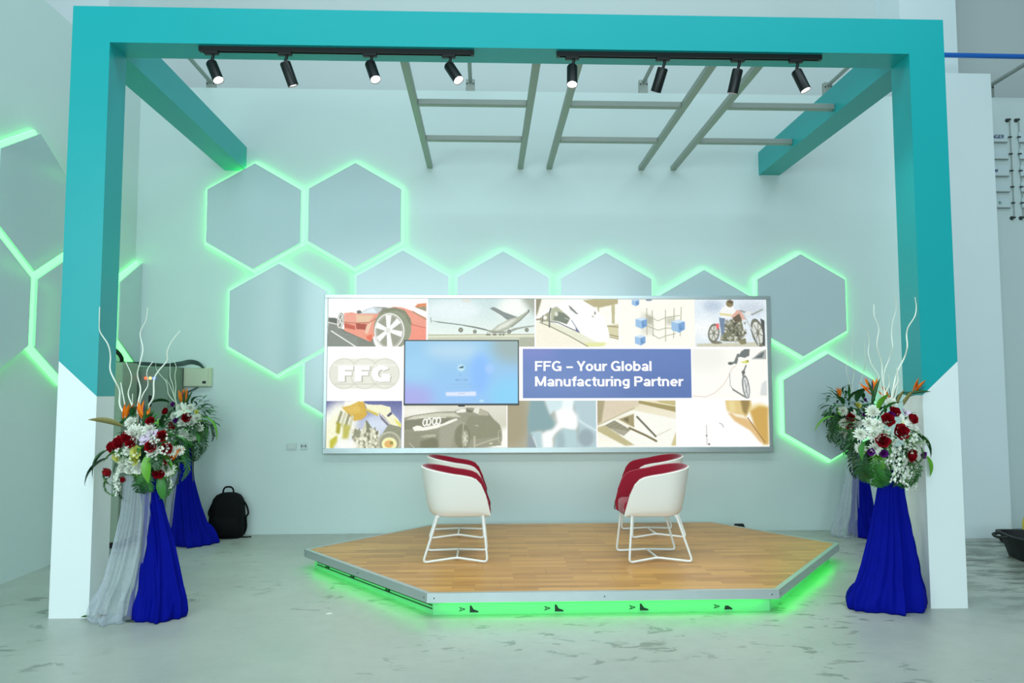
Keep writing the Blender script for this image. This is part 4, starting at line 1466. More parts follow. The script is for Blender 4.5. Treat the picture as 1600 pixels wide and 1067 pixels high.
def make_chair():
    root = thing('tub_chair', 'x', 'chair', (0, 0, 0), 0, 'tub chairs on the stage')
    zb = 0.355
    NU, NV = 40, 12

    def plan(u):
        """u in -1..1 around the tub, front right arm to front left arm; returns unit plan point"""
        s_ = u * 1.0
        a = abs(s_)
        if a > 0.58:          # arm
            k = (a - 0.58) / 0.42
            x = -0.055 + k * 0.325
            yy = 0.272 - 0.022 * k * k
        else:
            th = a / 0.58 * PI / 2
            x = -0.055 - 0.225 * math.cos(th) ** 0.9
            yy = 0.272 * math.sin(th) ** 0.9
        return x, math.copysign(yy, s_) if s_ else 0.0

    def top(x):
        z = 0.735 - 0.075 * (x + 0.28) / 0.40
        if x > 0.10:
            k = (x - 0.10) / 0.17
            z = 0.664 - 0.0001 - 0.05 * k - 0.25 * k ** 3.2
        return z

    us = [-1 + 2 * i / NU for i in range(NU + 1)]
    outer, inner = [], []
    for u in us:
        x, yy = plan(u)
        zt = top(x)
        co, ci = [], []
        for j in range(NV + 1):
            v = j / NV
            z = zb + (zt - zb) * v
            hgt = (z - zb) / 0.38
            fl = 0.80 + 0.20 * min(1, hgt) ** 0.7
            if v < 0.12:
                fl -= 0.06 * (1 - v / 0.12) ** 2
            fx = fl if x < 0 else 0.985 if x > 0.1 else fl + (0.985 - fl) * (x / 0.1)
            lean = -0.020 * hgt if x < 0 else 0
            co.append((x * fx + lean, yy * fl, z))
            th = 0.032
            L_ = math.hypot(x + 0.0, yy) + 1e-6
            if abs(u) > 0.58:
                ix, iy = x, math.copysign(max(0.0, abs(yy) - th), u)
            else:
                ix, iy = x * (1 - th / L_), yy * (1 - th / L_)
            zi = max(zb + 0.06, z) if j < NV else z
            ci.append((ix * fx + lean, iy * fl, zi + (0.004 if j == NV else 0)))
        outer.append(co)
        inner.append(ci)
    sh = MB()
    n1 = NV + 1
    sh.add([p for col_ in outer for p in col_], [(i * n1 + j, (i + 1) * n1 + j, (i + 1) * n1 + j + 1, i * n1 + j + 1) for i in range(NU) for j in range(NV)])
    # rim, half white, half lining
    rim = []
    for i in range(NU + 1):
        o_, q_ = Vector(outer[i][NV]), Vector(inner[i][NV])
        rim.append(o_)
        rim.append(o_.lerp(q_, 0.35) + Vector((0, 0, 0.005)))
    sh.add(rim, [(2 * i, 2 * i + 2, 2 * i + 3, 2 * i + 1) for i in range(NU)])
    # bottom pan
    bot = [col_[0] for col_ in outer]
    sh.add([(p[0] * 0.9, p[1] * 0.9, zb - 0.006) for p in bot] + [(p[0], p[1], p[2]) for p in bot],
           [tuple(range(NU, -1, -1))] + [(i, i + 1, i + NU + 2, i + NU + 1) for i in range(NU)])
    # front edge of the two arms
    for i in (0, NU):
        cols = outer[i], inner[i]
        vs = [p for p in cols[0]] + [p for p in cols[1]]
        sh.add(vs, [(j, j + 1, n1 + j + 1, n1 + j) for j in range(NV)])
    sh.build('shell', 'chair_white', root, smooth=60)
    li = MB()
    li.add([p for col_ in inner for p in col_], [(i * n1 + j, i * n1 + j + 1, (i + 1) * n1 + j + 1, (i + 1) * n1 + j) for i in range(NU) for j in range(NV)])
    rim = []
    for i in range(NU + 1):
        o_, q_ = Vector(outer[i][NV]), Vector(inner[i][NV])
        rim.append(o_.lerp(q_, 0.35) + Vector((0, 0, 0.005)))
        rim.append(o_.lerp(q_, 0.7) + Vector((0, 0, 0.008)))
        rim.append(q_)
    li.add(rim, [(3 * i + k, 3 * i + 3 + k, 3 * i + 4 + k, 3 * i + 1 + k) for i in range(NU) for k in (0, 1)])
    tag(li.build('lining', 'chair_red', root, smooth=60), 'red fabric lining of the backrest and arms')
    # cushion
    ring = [(p[0][0] * 0.97, p[0][1] * 0.97) for p in inner]
    front = [(0.240, ring[-1][1] * 0.97), (0.250, ring[-1][1] * 0.45), (0.252, 0.0), (0.250, ring[0][1] * 0.45), (0.240, ring[0][1] * 0.97)]
    loop = ring + front
    cu = MB()
    prof = [(0.93, zb - 0.004), (1.0, zb + 0.01), (1.0, zb + 0.075), (0.97, zb + 0.098), (0.88, zb + 0.110), (0.5, zb + 0.116)]
    cu.rings([[(0.0 + a * k, b2 * k, z) for a, b2 in loop] for k, z in prof])
    tag(cu.build('seat_cushion', 'chair_red', root, smooth=50), 'red fabric seat cushion')
    # wire base: two side loops with a chevron, joined at the middle
    r = 0.0088
    for sgn in (-1, 1):
        yb = 0.235 * sgn
        raw = [(-0.150, 0.185 * sgn, zb + 0.01), (-0.262, yb, r), (0.0, yb - sgn * 0.066, r + 0.022),
               (0.240, yb, r), (0.205, 0.195 * sgn, zb + 0.01)]
        MB().tube(fillet(raw, 0.035), r, 8).build('leg_loop', 'chair_wire', root, smooth=True)
    MB().tube([(0, -0.17, r + 0.022), (0, 0.17, r + 0.022)], r * 0.9, 8).build('stretcher', 'chair_wire', root, smooth=True)
    for x_ in (-0.145, 0.195):
        MB().tube([(x_, -0.185, zb - 0.002), (x_, 0.185, zb - 0.002)], r, 8).build('seat_bar', 'chair_wire', root, smooth=True)
    return root


chair = make_chair()
spots_c = [(-0.443, 1.045, 0.0, 'white tub chair with red lining facing right, nearer of the left pair'),
           (-0.470, 2.050, 0.0, 'white tub chair with red lining facing right, behind the other left chair'),
           (1.128, 0.985, PI + 0.04, 'white tub chair with red lining facing left, nearer of the right pair'),
           (1.350, 2.010, PI + 0.03, 'white tub chair with red lining facing left, behind the other right chair')]
for i, (x, y, a, lab) in enumerate(spots_c):
    o = chair if i == 0 else copy_tree(chair)
    o.location = (x, y, SZ - 0.001)
    o.rotation_euler = (0, 0, a)
    o['label'] = lab

# ------------------------------------------------------------------ flowers
def petal(mb, M, ln, wd, curl, mi=0, seg=3, cupw=0.25, tip=0.35):
    """petal growing along +X of M, curling up along Z"""
    vs = []
    for i in range(seg + 1):
        t = i / seg
        wv = wd * (math.sin(PI * (0.12 + 0.78 * t)) if t < 1 else tip)
        a = curl * t
        x = ln * (math.sin(a) / a * t if abs(a) > 1e-3 else t)
        z = ln * ((1 - math.cos(a)) / a * t if abs(a) > 1e-3 else 0)
        for s_ in (-1, 0, 1):
            vs.append(M @ Vector((x, s_ * wv / 2, z + abs(s_) * wv * cupw)))
    fs = []
    for i in range(seg):
        for k in (0, 1):
            fs.append((i * 3 + k, i * 3 + k + 1, i * 3 + 4 + k, i * 3 + 3 + k))
    mb.add(vs, fs, mi)


def flower_mesh(name, rings, material, seed=0, centre=None):
    """rings: (count, elevation deg, length, width, curl, start radius, start height). Faces +Z."""
    rnd = random.Random(seed)
    mb = MB()
    for (cnt, el, ln, wd, cu, r0, z0) in rings:
        ph = rnd.random() * 6
        for k in range(cnt):
            a = ph + 2 * PI * k / cnt + rnd.uniform(-.1, .1)
            M = Matrix.Rotation(a, 4, 'Z') @ Matrix.Translation((r0, 0, z0)) @ Matrix.Rotation(-math.radians(el + rnd.uniform(-7, 7)), 4, 'Y')
            petal(mb, M, ln * rnd.uniform(.9, 1.1), wd, cu)
    mats = [material]
    if centre:
        mats.append(centre[0])
        mb.lathe([(0.0001, centre[2]), (centre[1], centre[2] - 0.004), (centre[1], 0.0)], 8, None, 1, False, False)
    return mb.mesh(name, mats, smooth='all')


ROSE = flower_mesh('rose', [(5, 88, .030, .030, -.2, .004, .006), (5, 72, .034, .036, .3, .007, .002), (6, 52, .036, .038, .5, .008, -.002), (6, 28, .036, .040, .5, .008, -.006)], 'rose_red', 1)
MUM = flower_mesh('chrysanthemum', [(8, 75, .022, .012, .4, .002, .008), (12, 52, .034, .013, .4, .004, .005), (14, 28, .042, .014, .3, .005, .0), (15, 6, .046, .015, .2, .005, -.004)], 'petal_white', 2)
CARN = flower_mesh('carnation', [(6, 80, .026, .022, .2, .003, .004), (8, 58, .032, .026, .1, .005, .0), (9, 32, .034, .028, .1, .006, -.004)], 'petal_yellow', 3)
ORCH = flower_mesh('orchid', [(3, 12, .045, .032, .2, .003, .0), (2, 22, .042, .044, .1, .003, .004), (1, 60, .02, .02, .3, 0, .006)], 'petal_lilac', 4, ('petal_purple', .006, .012))
LILY = flower_mesh('lily', [(3, 30, .075, .030, -.7, .003, .0), (3, 26, .075, .036, -.7, .003, .004)], 'petal_white', 5, ('petal_yellow', .005, .02))
PURP = flower_mesh('purple_blossom', [(6, 75, .022, .020, .2, .003, .004), (8, 40, .028, .022, .2, .005, .0)], 'petal_purple', 6)


def bop_mesh():
    """bird of paradise: beak pointing along +X, orange sepals standing up from it"""
    mb = MB()
    rg = []
    for i in range(7):
        t = i / 6
        x = -0.06 + 0.17 * t
        r = 0.013 * math.sin(PI * (0.15 + 0.85 * t)) + 0.0006
        rg.append([(x, r * 0.7 * math.cos(a), 0.02 * math.sin(t * 2) + r * math.sin(a)) for a in [2 * PI * k / 8 for k in range(8)]])
    mb.rings(rg, 1)
    for k, (el, ln, yw) in enumerate(((62, .12, 0.0), (42, .125, .25), (48, .115, -.25), (80, .09, .1))):
        M = Matrix.Translation((-0.01 + 0.01 * k, 0, 0.012)) @ Matrix.Rotation(yw, 4, 'Z') @ Matrix.Rotation(-math.radians(el), 4, 'Y')
        petal(mb, M, ln, .026, .15, 0, 4, .4, .06)
    M = Matrix.Translation((0.0, 0, 0.012)) @ Matrix.Rotation(-math.radians(26), 4, 'Y')
    petal(mb, M, .10, .012, .1, 2, 4, .3, .1)
    return mb.mesh('bird_of_paradise', ['petal_orange', 'leaf_dark', 'petal_blue'], smooth='all')


BOP = bop_mesh()


def leaf_mesh(name, material, ln, wd, bend, fold=0.25, seg=8):
    mb = MB()
    vs = []
    for i in range(seg + 1):
        t = i / seg
        wv = wd * math.sin(PI * min(1, 0.06 + 0.94 * t)) ** 0.8 if 0 < t < 1 else 0.002
        a = bend * t
        x = ln * (math.sin(a) / a * t if abs(a) > 1e-3 else t)
        z = -ln * ((1 - math.cos(a)) / a * t if abs(a) > 1e-3 else 0)
        for s_ in (-1, 0, 1):
            vs.append((x, s_ * wv / 2, z + abs(s_) * wv * fold))
    fs = [(i * 3 + k, i * 3 + k + 1, i * 3 + 4 + k, i * 3 + 3 + k) for i in range(seg) for k in (0, 1)]
    mb.add(vs, fs)
    return mb.mesh(name, material, smooth='all')


LEAFL = leaf_mesh('broad_leaf', 'leaf_light', .19, .07, 0.6)
LEAFD = leaf_mesh('broad_leaf', 'leaf_dark', .22, .075, 1.2)
LEAFM = leaf_mesh('broad_leaf', 'leaf_mid', .18, .06, 0.9)
LONGL = leaf_mesh('strap_leaf', 'leaf_light', .30, .035, 1.9, 0.3, 12)
SPATHE = leaf_mesh('spathe', 'spathe_beige', .17, .03, 0.1, 0.9)


def fern_mesh(name, material, ln, bend, seed):
    rnd = random.Random(seed)
    mb = MB()
    nseg = 16
    pts = []
    for i in range(nseg + 1):
        t = i / nseg
        a = bend * t
        pts.append(Vector((ln * math.sin(a) / max(a, 1e-3) * t, rnd.uniform(-.003, .003), -ln * (1 - math.cos(a)) / max(a, 1e-3) * t)))
    mb.tube(pts, [0.0022 * (1 - .7 * i / nseg) for i in range(nseg + 1)], 4)
    for i in range(2, nseg + 1):
        d = (pts[i] - pts[i - 1]).normalized()
        for s_ in (-1, 1):
            l2 = 0.055 * math.sin(PI * (0.15 + 0.8 * i / nseg)) + 0.006
            side = Vector((0, s_, 0))
            for q in range(3):
                o_ = pts[i] - d * 0.004 * q
                tip_ = o_ + side * l2 * (0.6 + 0.25 * q) + d * l2 * rnd.uniform(.3, .9) + Vector((0, 0, rnd.uniform(-.014, .014)))
                wv = d * 0.0055
                mid = o_.lerp(tip_, .55) + Vector((0, 0, .004))
                mb.add([o_, mid - wv, tip_, mid + wv], [(0, 1, 2, 3)])
    return mb.mesh(name, material, smooth='all')


FERN = [fern_mesh('fern', 'leaf_mid', .26, 2.0, 1), fern_mesh('fern', 'leaf_dark', .24, 1.6, 2), fern_mesh('fern', 'leaf_light', .20, 2.2, 3)]


def spray_mesh(seed):
    """stem of small hanging white blossoms along -Z"""
    rnd = random.Random(seed)
    mb = MB()
    pts = [Vector((0.012 * math.sin(i * .8), 0.01 * math.cos(i), -0.02 * i)) for i in range(10)]
    mb.tube(pts, 0.002, 4, 1)
    for i, p_ in enumerate(pts):
        for q in range(3):
            a = rnd.random() * 6.28
            c0 = p_ + Vector((math.cos(a) * .016, math.sin(a) * .016, rnd.uniform(-.008, .008)))
            for k in range(4):
                M = Matrix.Translation(c0) @ Matrix.Rotation(a, 4, 'Z') @ Matrix.Rotation(PI / 2 + rnd.uniform(-.5, .5), 4, 'Y') @ Matrix.Rotation(k * PI / 2, 4, 'Z')
                petal(mb, M, .017 * (1.1 - .05 * i), .014, .5, 0, 2)
    return mb.mesh('blossom_spray', ['petal_white', 'leaf_light'], smooth='all')


SPRAY = [spray_mesh(1), spray_mesh(2)]


def filler_mesh(seed):
    rnd = random.Random(seed)
    mb = MB()
    for k in range(26):
        d = Vector((rnd.gauss(0, 1), rnd.gauss(0, 1), abs(rnd.gauss(0, 1)) + .3)).normalized()
        tip_ = d * rnd.uniform(.045, .085)
        mb.tube([(0, 0, 0), tip_], 0.0009, 3, 1)
        M = Matrix.Translation(tip_) @ d.to_track_quat('Z', 'Y').to_matrix().to_4x4()
        for j in range(5):
            petal(mb, M @ Matrix.Rotation(j * 2 * PI / 5, 4, 'Z'), .010, .009, .6, 0, 1)
    return mb.mesh('filler_spray', ['petal_white', 'leaf_light'], smooth='all')


FILL = [filler_mesh(3), filler_mesh(4)]


def foliage(seed, rx, ry, rz, cnt):
    rnd = random.Random(seed)
    mb = MB()
    for k in range(cnt):
        d = Vector((rnd.gauss(0, 1), rnd.gauss(0, 1), rnd.gauss(0, .9))).normalized()
        p_ = Vector((d.x * rx, d.y * ry, d.z * rz)) * rnd.uniform(.55, 1.0)
        dd = (d + Vector((rnd.uniform(-.6, .6), rnd.uniform(-.6, .6), rnd.uniform(-.8, .3)))).normalized()
        M = Matrix.Translation(p_) @ dd.to_track_quat('X', 'Z').to_matrix().to_4x4()
        petal(mb, M, rnd.uniform(.05, .10), rnd.uniform(.02, .035), -.6, k % 3, 3, .15, .05)
    return mb.mesh('foliage', ['leaf_dark', 'leaf_dark', 'leaf_mid'], smooth='all')


def catmull(pts, sub=5):
    P = [Vector(p) for p in pts]
    P = [P[0] * 2 - P[1]] + P + [P[-1] * 2 - P[-2]]
    res = []
    for i in range(1, len(P) - 2):
        for k in range(sub):
            t = k / sub
            a, b2, c2, d2 = P[i - 1], P[i], P[i + 1], P[i + 2]
            res.append(0.5 * ((2 * b2) + (c2 - a) * t + (2 * a - 5 * b2 + 4 * c2 - d2) * t * t + (3 * b2 - a - 3 * c2 + d2) * t ** 3))
    res.append(P[-2])
    return res


MESH = dict(rose=ROSE, mum=MUM, carn=CARN, orch=ORCH, lily=LILY, purp=PURP)
PNAME = dict(rose='rose', mum='chrysanthemum', carn='carnation', orch='orchid', lily='lily', purp='purple_blossom')


def arrangement(label, Xc, Yc, zc, items, twigs, seed, rx=.24, rz=.22, ry=.19, conv=None):
    """items: (kind, px, py, extra...) measured on the photo, set on an ellipsoid around (Xc, Yc, zc)"""
    rnd = random.Random(seed)
    t = thing('flower_arrangement', label, 'flowers', (Xc, Yc, zc - rz * 0.55), 0, 'flower arrangements on draped stands')
    o0 = Vector((Xc, Yc, zc - rz * 0.55))

    def pos(px, py, push=1.0):
        p_ = atY(px, py, Yc - ry * 0.7)
        x_, z_ = p_[0] - Xc, p_[2] - zc
        k = 1 - min(0.98, (x_ / (rx * 1.08)) ** 2 + (z_ / (rz * 1.08)) ** 2)
        y_ = -ry * math.sqrt(k) * push
        q = atY(px, py, Yc + y_)
        return Vector(q), Vector((x_ / rx ** 2, y_ / ry ** 2, z_ / rz ** 2)).normalized()

    def put_(mesh, name, p_, axis, up, sc, spin=0.0):
        M = Matrix.Translation(p_ - o0) @ axis.to_track_quat(up, 'Y' if up == 'Z' else 'Z').to_matrix().to_4x4() @ Matrix.Rotation(spin, 4, up) @ Matrix.Scale(sc, 4)
        return link(name, mesh, t, M)

    fo = link('foliage', foliage(seed, rx * .95, ry * .85, rz * .92, 170), t, Matrix.Translation(Vector((0, 0, rz * 0.55))))
    fo['kind'] = 'stuff'
    MB().lathe([(.05, 0), (.085, .02), (.085, .10), (.05, .12)], 14).build('foam_block', 'foam_green', t, smooth=True)
    for k in range(12):
        a = 2 * PI * (k + rnd.uniform(-.3, .3)) / 12
        el = rnd.uniform(-.9, .15)
        d = Vector((math.cos(a) * math.cos(el), math.sin(a) * math.cos(el), math.sin(el)))
        p_ = Vector((Xc + d.x * rx * .62, Yc + d.y * ry * .62, zc + d.z * rz * .62 - .03))
        put_(FERN[k % 3], 'fern', p_, (d + Vector((0, 0, -.15))).normalized(), 'X', rnd.uniform(.75, 1.0))
    for k in range(8):
        a = 2 * PI * (k + rnd.uniform(-.3, .3)) / 8
        el = rnd.uniform(-.5, .9)
        d = Vector((math.cos(a) * math.cos(el), math.sin(a) * math.cos(el), math.sin(el)))
        p_ = Vector((Xc + d.x * rx * .6, Yc + d.y * ry * .6, zc + d.z * rz * .6))
        put_((LEAFM, LEAFD, LEAFL)[k % 3], 'broad_leaf', p_, d, 'X', rnd.uniform(.6, .85))
    for it in items:
        kd, px, py = it[:3]
        sc = it[3] if len(it) > 3 else 1.0
        p_, nrm_ = pos(px, py)
        if kd in MESH:
            ax_ = (nrm_ + Vector((0, -.35, .15))).normalized()
            put_(MESH[kd], PNAME[kd], p_ + ax_ * (0.012 if kd in ('rose', 'purp') else 0), ax_, 'Z', sc * (1.2 if kd == 'rose' else 1.0), rnd.random() * 6)
        elif kd in ('bop',):
            ang_ = math.radians(it[4])
            d = Vector((math.cos(ang_), -.25, math.sin(ang_))).normalized()
            put_(BOP, 'bird_of_paradise', p_, d, 'X', sc)
        elif kd in ('leafl', 'leafd', 'leafm', 'longl', 'spathe'):
            ang_ = math.radians(it[4])
            me = dict(leafl=LEAFL, leafd=LEAFD, leafm=LEAFM, longl=LONGL, spathe=SPATHE)[kd]
            d = Vector((math.cos(ang_), -.35, math.sin(ang_))).normalized()
            put_(me, me.name.split('.')[0], p_, d, 'X', sc, rnd.uniform(-.3, .3))
        elif kd == 'fern':
            ang_ = math.radians(it[4])
            d = Vector((math.cos(ang_), -.3, math.sin(ang_))).normalized()
            put_(FERN[rnd.randrange(3)], 'fern', p_, d, 'X', sc, rnd.uniform(-.3, .3))
        elif kd == 'spray':
            put_(SPRAY[rnd.randrange(2)], 'blossom_spray', p_ + Vector((0, -.02, 0)), Vector((rnd.uniform(-.15, .15), rnd.uniform(-.2, .05), 1)).normalized(), 'Z', sc, rnd.random() * 6)
        elif kd == 'fill':
            put_(FILL[rnd.randrange(2)], 'filler_spray', p_, nrm_, 'Z', sc, rnd.random() * 6)
    for tw, r in twigs:
        pts = []
        for k, (px, py) in enumerate(tw):
            q = Vector(atY(px, py, Yc - 0.05 + 0.03 * math.sin(k * 1.3 + px)))
            pts.append(q - o0)
        cp = catmull(pts, 5)
        nn = len(cp)
        MB().tube(cp, [r * (0.45 + 0.55 * i / (nn - 1)) for i in range(nn)], 6).build('twig', 'twig_white', t, smooth=True)
    return t


def drape(name, material, parent, o0, Yc, rows, depth, folds, seed, amp=0.012, yoff=0.0, puddle=0.05):
    """rows: (photo y, left x, right x) from top to bottom; a gathered closed sheath with loose folds"""
    rnd = random.Random(seed)
    n = 132
    NR = 34
    ridges = [(2 * PI * (k + rnd.uniform(-.35, .35)) / (folds * 2), rnd.uniform(-.35, .35), rnd.uniform(.05, .12), rnd.uniform(.4, 1.6), rnd.uniform(0, .35)) for k in range(folds * 2)]
    ph = [rnd.random() * 6 for _ in range(6)]
    src = []
    for (py, xl, xr) in rows:
        a, b2 = atY(xl, py, Yc), atY(xr, py, Yc)
        src.append(((a[0] + b2[0]) / 2, (b2[0] - a[0]) / 2, (a[2] + b2[2]) / 2))
    src[-1] = (src[-1][0], src[-1][1], 0.014)
    zs = [s_[2] for s_ in src]
    zr = list(reversed(zs))
    out_ = []
    for i in range(NR + 1):
        t = i / NR
        z = zs[0] * (1 - t) + zs[-1] * t
        cx = np.interp(z, zr, [s_[0] for s_ in reversed(src)])
        hw_ = np.interp(z, zr, [s_[1] for s_ in reversed(src)])
        hd = depth * (0.30 + 0.70 * t ** 1.6)
        ring = []
        for k in range(n):
            a = 2 * PI * k / n
            f = -0.45
            for (ra, dr_, rw, rA, rt) in ridges:
                d = (a - ra - dr_ * t + PI) % (2 * PI) - PI
                f += rA * math.exp(-(d / rw) ** 2) * (1 if t > rt else 0.55 + 0.45 * t / max(rt, .01))
            am = amp * (0.35 + 0.95 * t)
            rx_, ry_ = hw_ - am * .6 + f * am, hd + f * am
            zz = z
            kk = max(0.0, (t - 0.80) / 0.20)
            if kk > 0:
                low_ = 0.5 + 0.5 * math.sin(3 * a + ph[3]) * math.sin(2 * a + ph[4])
                g = puddle * math.sin(kk * PI / 2) * (0.25 + low_ + 0.25 * math.sin(9 * a + ph[5]))
                rx_ += g * 0.45
                ry_ += g
                zz += 0.020 * math.sin(kk * PI) * (math.sin(7 * a + ph[1] + 4 * kk) + .6 * math.sin(13 * a + ph[2]))
            ring.append((cx + rx_ * math.cos(a) - o0.x, Yc + yoff + ry_ * math.sin(a) - o0.y, max(0.012, zz) - o0.z))
        out_.append(ring)
    last = out_[-1]
    cxm = sum(p_[0] for p_ in last) / n
    cym = sum(p_[1] for p_ in last) / n
    out_.append([(p_[0] + (cxm - p_[0]) * .04, p_[1] + (cym - p_[1]) * .04, 0.002 - o0.z) for p_ in last])
    return MB().rings(out_, 0, True, True).build(name, material, parent, smooth='all')


def stand(label, Xc, Yc, htop, blue, tulle, dep=0.17, seed=1, b_off=0.0, t_off=0.0, bd=None, td=None):
    t = thing('flower_stand', label, 'flower stand', (Xc, Yc, 0), 0, 'draped flower stands')
    o0 = Vector((Xc, Yc, 0))
    MB().lathe([(0.11, 0.0), (0.11, 0.012), (0.02, 0.02), (0.016, 0.04), (0.016, htop - .03), (0.06, htop - .02), (0.06, htop)], 16).build('pedestal', 'dark_metal', t, smooth=True)
    tag(drape('blue_drape', 'drape_blue', t, o0, Yc, blue, bd or dep, 11, seed, 0.016, b_off), 'royal blue sheer drape')
    tag(drape('tulle_drape', 'tulle', t, o0, Yc, tulle, td or dep * .9, 11, seed + 5, 0.014, t_off), 'white net drape')
    return t


stand('draped stand before the left post, white net left and blue cloth right', -2.50, 0.00, 0.96,
      [(742, 214, 244), (800, 222, 257), (850, 222, 270), (900, 218, 280), (935, 216, 287), (960, 214, 288), (972, 214, 286)],
      [(742, 197, 240), (800, 191, 238), (850, 180, 233), (900, 168, 223), (935, 154, 215), (958, 147, 213), (972, 150, 214)], 0.13, 3, 0.02, -0.03)
stand('fully blue draped stand before the right post', 2.55, 0.03, 0.96,
      [(735, 1374, 1407), (780, 1367, 1413), (830, 1358, 1423), (880, 1346, 1434), (915, 1334, 1440), (938, 1324, 1443), (955, 1326, 1442)],
      [(735, 1400, 1424), (780, 1398, 1428), (830, 1398, 1432), (880, 1400, 1438), (915, 1404, 1442), (938, 1406, 1444), (948, 1406, 1444)], 0.13, 8, -0.01, 0.10, None, 0.05)
stand('blue draped stand in the left corner by the grey cabinet', -3.15, 2.55, 1.02,
      [(690, 283, 299), (750, 275, 303), (790, 269, 313), (820, 266, 323), (838, 264, 333), (851, 266, 336)],
      [(690, 276, 290), (750, 268, 284), (790, 264, 282), (820, 262, 280), (838, 260, 280), (851, 261, 280)], 0.17, 12, 0.0, -0.02, None, 0.09)
stand('draped stand by the back wall behind the right post, net left and blue right', 3.66, 2.68, 1.02,
      [(690, 1336, 1352), (750, 1334, 1356), (790, 1332, 1360), (820, 1331, 1364), (842, 1331, 1366)],
      [(690, 1326, 1342), (750, 1318, 1340), (790, 1311, 1338), (820, 1305, 1336), (842, 1304, 1334)], 0.16, 15, 0.0, -0.02, None, 0.10)


def zpt(lst, ox_, oy_, sc_):
    return [(a / sc_ + ox_, b2 / sc_ + oy_) for a, b2 in lst]


def zi(lst, ox_, oy_, sc_):
    return [(k[0], k[1] / sc_ + ox_, k[2] / sc_ + oy_) + tuple(k[3:]) for k in lst]


# front left --------------------------------------------------------------------
A_ = (140, 620, 6.276)
FL = zi([('rose', 325, 452, 1.15), ('rose', 398, 402, 1.1), ('rose', 432, 445, 1.05), ('rose', 258, 492, 1.0), ('rose', 715, 395, 1.0),
         ('rose', 755, 503, 1.0), ('rose', 612, 484, 1.0), ('rose', 215, 715, 1.0), ('rose', 350, 782, .65), ('rose', 680, 725, 1.0), ('rose', 605, 255, .8), ('rose', 765, 610, .8),
         ('mum', 455, 365, 1.45), ('mum', 590, 322, .95), ('mum', 625, 535, 1.05), ('mum', 478, 697, 1.0), ('mum', 762, 705, 1.1), ('mum', 405, 255, .9), ('mum', 880, 522, .75), ('mum', 800, 528, .8),
         ('mum', 285, 425, .7), ('mum', 405, 520, .9),
         ('carn', 470, 535, 1.25), ('carn', 285, 590, 1.1), ('carn', 455, 612, 1.1), ('orch', 560, 395, .95), ('orch', 610, 440, .9), ('orch', 630, 360, .8), ('orch', 540, 440, .8),
         ('mum', 400, 640, .75), ('mum', 330, 630, .7), ('mum', 385, 715, .7), ('mum', 320, 700, .7),
         ('spray', 285, 700, .8), ('spray', 265, 770, .7), ('spray', 790, 760, .5), ('fill', 430, 580, 1.0), ('fill', 700, 430, 1.0), ('fill', 350, 560, 1.0), ('fill', 730, 550, 1.0),
         ('leafl', 580, 560, 1.0, -90), ('leafd', 190, 600, 1.1, 200), ('leafd', 180, 520, 1.0, 215), ('leafm', 700, 760, 1.0, -80), ('leafm', 690, 570, .8, -20), ('leafm', 330, 520, .8, 190),
         ('leafm', 760, 400, .7, 25), ('leafl', 700, 590, .6, -15), ('leafd', 420, 200, .6, 80), ('leafm', 560, 230, .6, 60),
         ('bop', 350, 245, 1.0, 18), ('bop', 545, 215, 1.0, 68), ('bop', 800, 660, 1.0, 2), ('spathe', 330, 300, 1.25, 162), ('bop', 600, 230, .7, 60),
         ('fern', 170, 690, .9, 240), ('fern', 290, 800, .8, 250), ('fern', 480, 760, .75, 265), ('fern', 200, 780, .8, 220), ('fern', 740, 800, .7, -60)], *A_)
T_ = (130, 470, 4.268)
twFL = [(zpt(p_, *T_), r) for p_, r in (
    ([(110, 40), (108, 130), (112, 205), (165, 290), (182, 370), (180, 460), (215, 540), (243, 600), (243, 690), (275, 760), (310, 850)], .0065),
    ([(430, 45), (418, 130), (380, 215), (398, 320), (380, 410), (362, 490), (382, 590), (365, 690), (360, 790), (370, 860)], .006),
    ([(645, 200), (590, 270), (560, 340), (558, 400), (500, 470), (472, 530), (468, 640), (430, 715), (420, 830)], .0065),
    ([(285, 410), (320, 490), (318, 550), (300, 620), (325, 700), (345, 790), (360, 860)], .0055),
    ([(465, 405), (425, 470), (432, 560), (395, 630), (370, 720), (362, 850)], .005),
    ([(250, 545), (268, 640), (292, 760), (330, 850)], .006),
    ([(330, 620), (328, 700), (340, 800), (350, 860)], .006),
    ([(385, 800), (395, 840), (400, 900)], .005))]
arrangement('flower arrangement before the left post with tall white curly twigs, yellow carnations and red roses', -2.44, -0.01, 1.15, FL, twFL, 21)

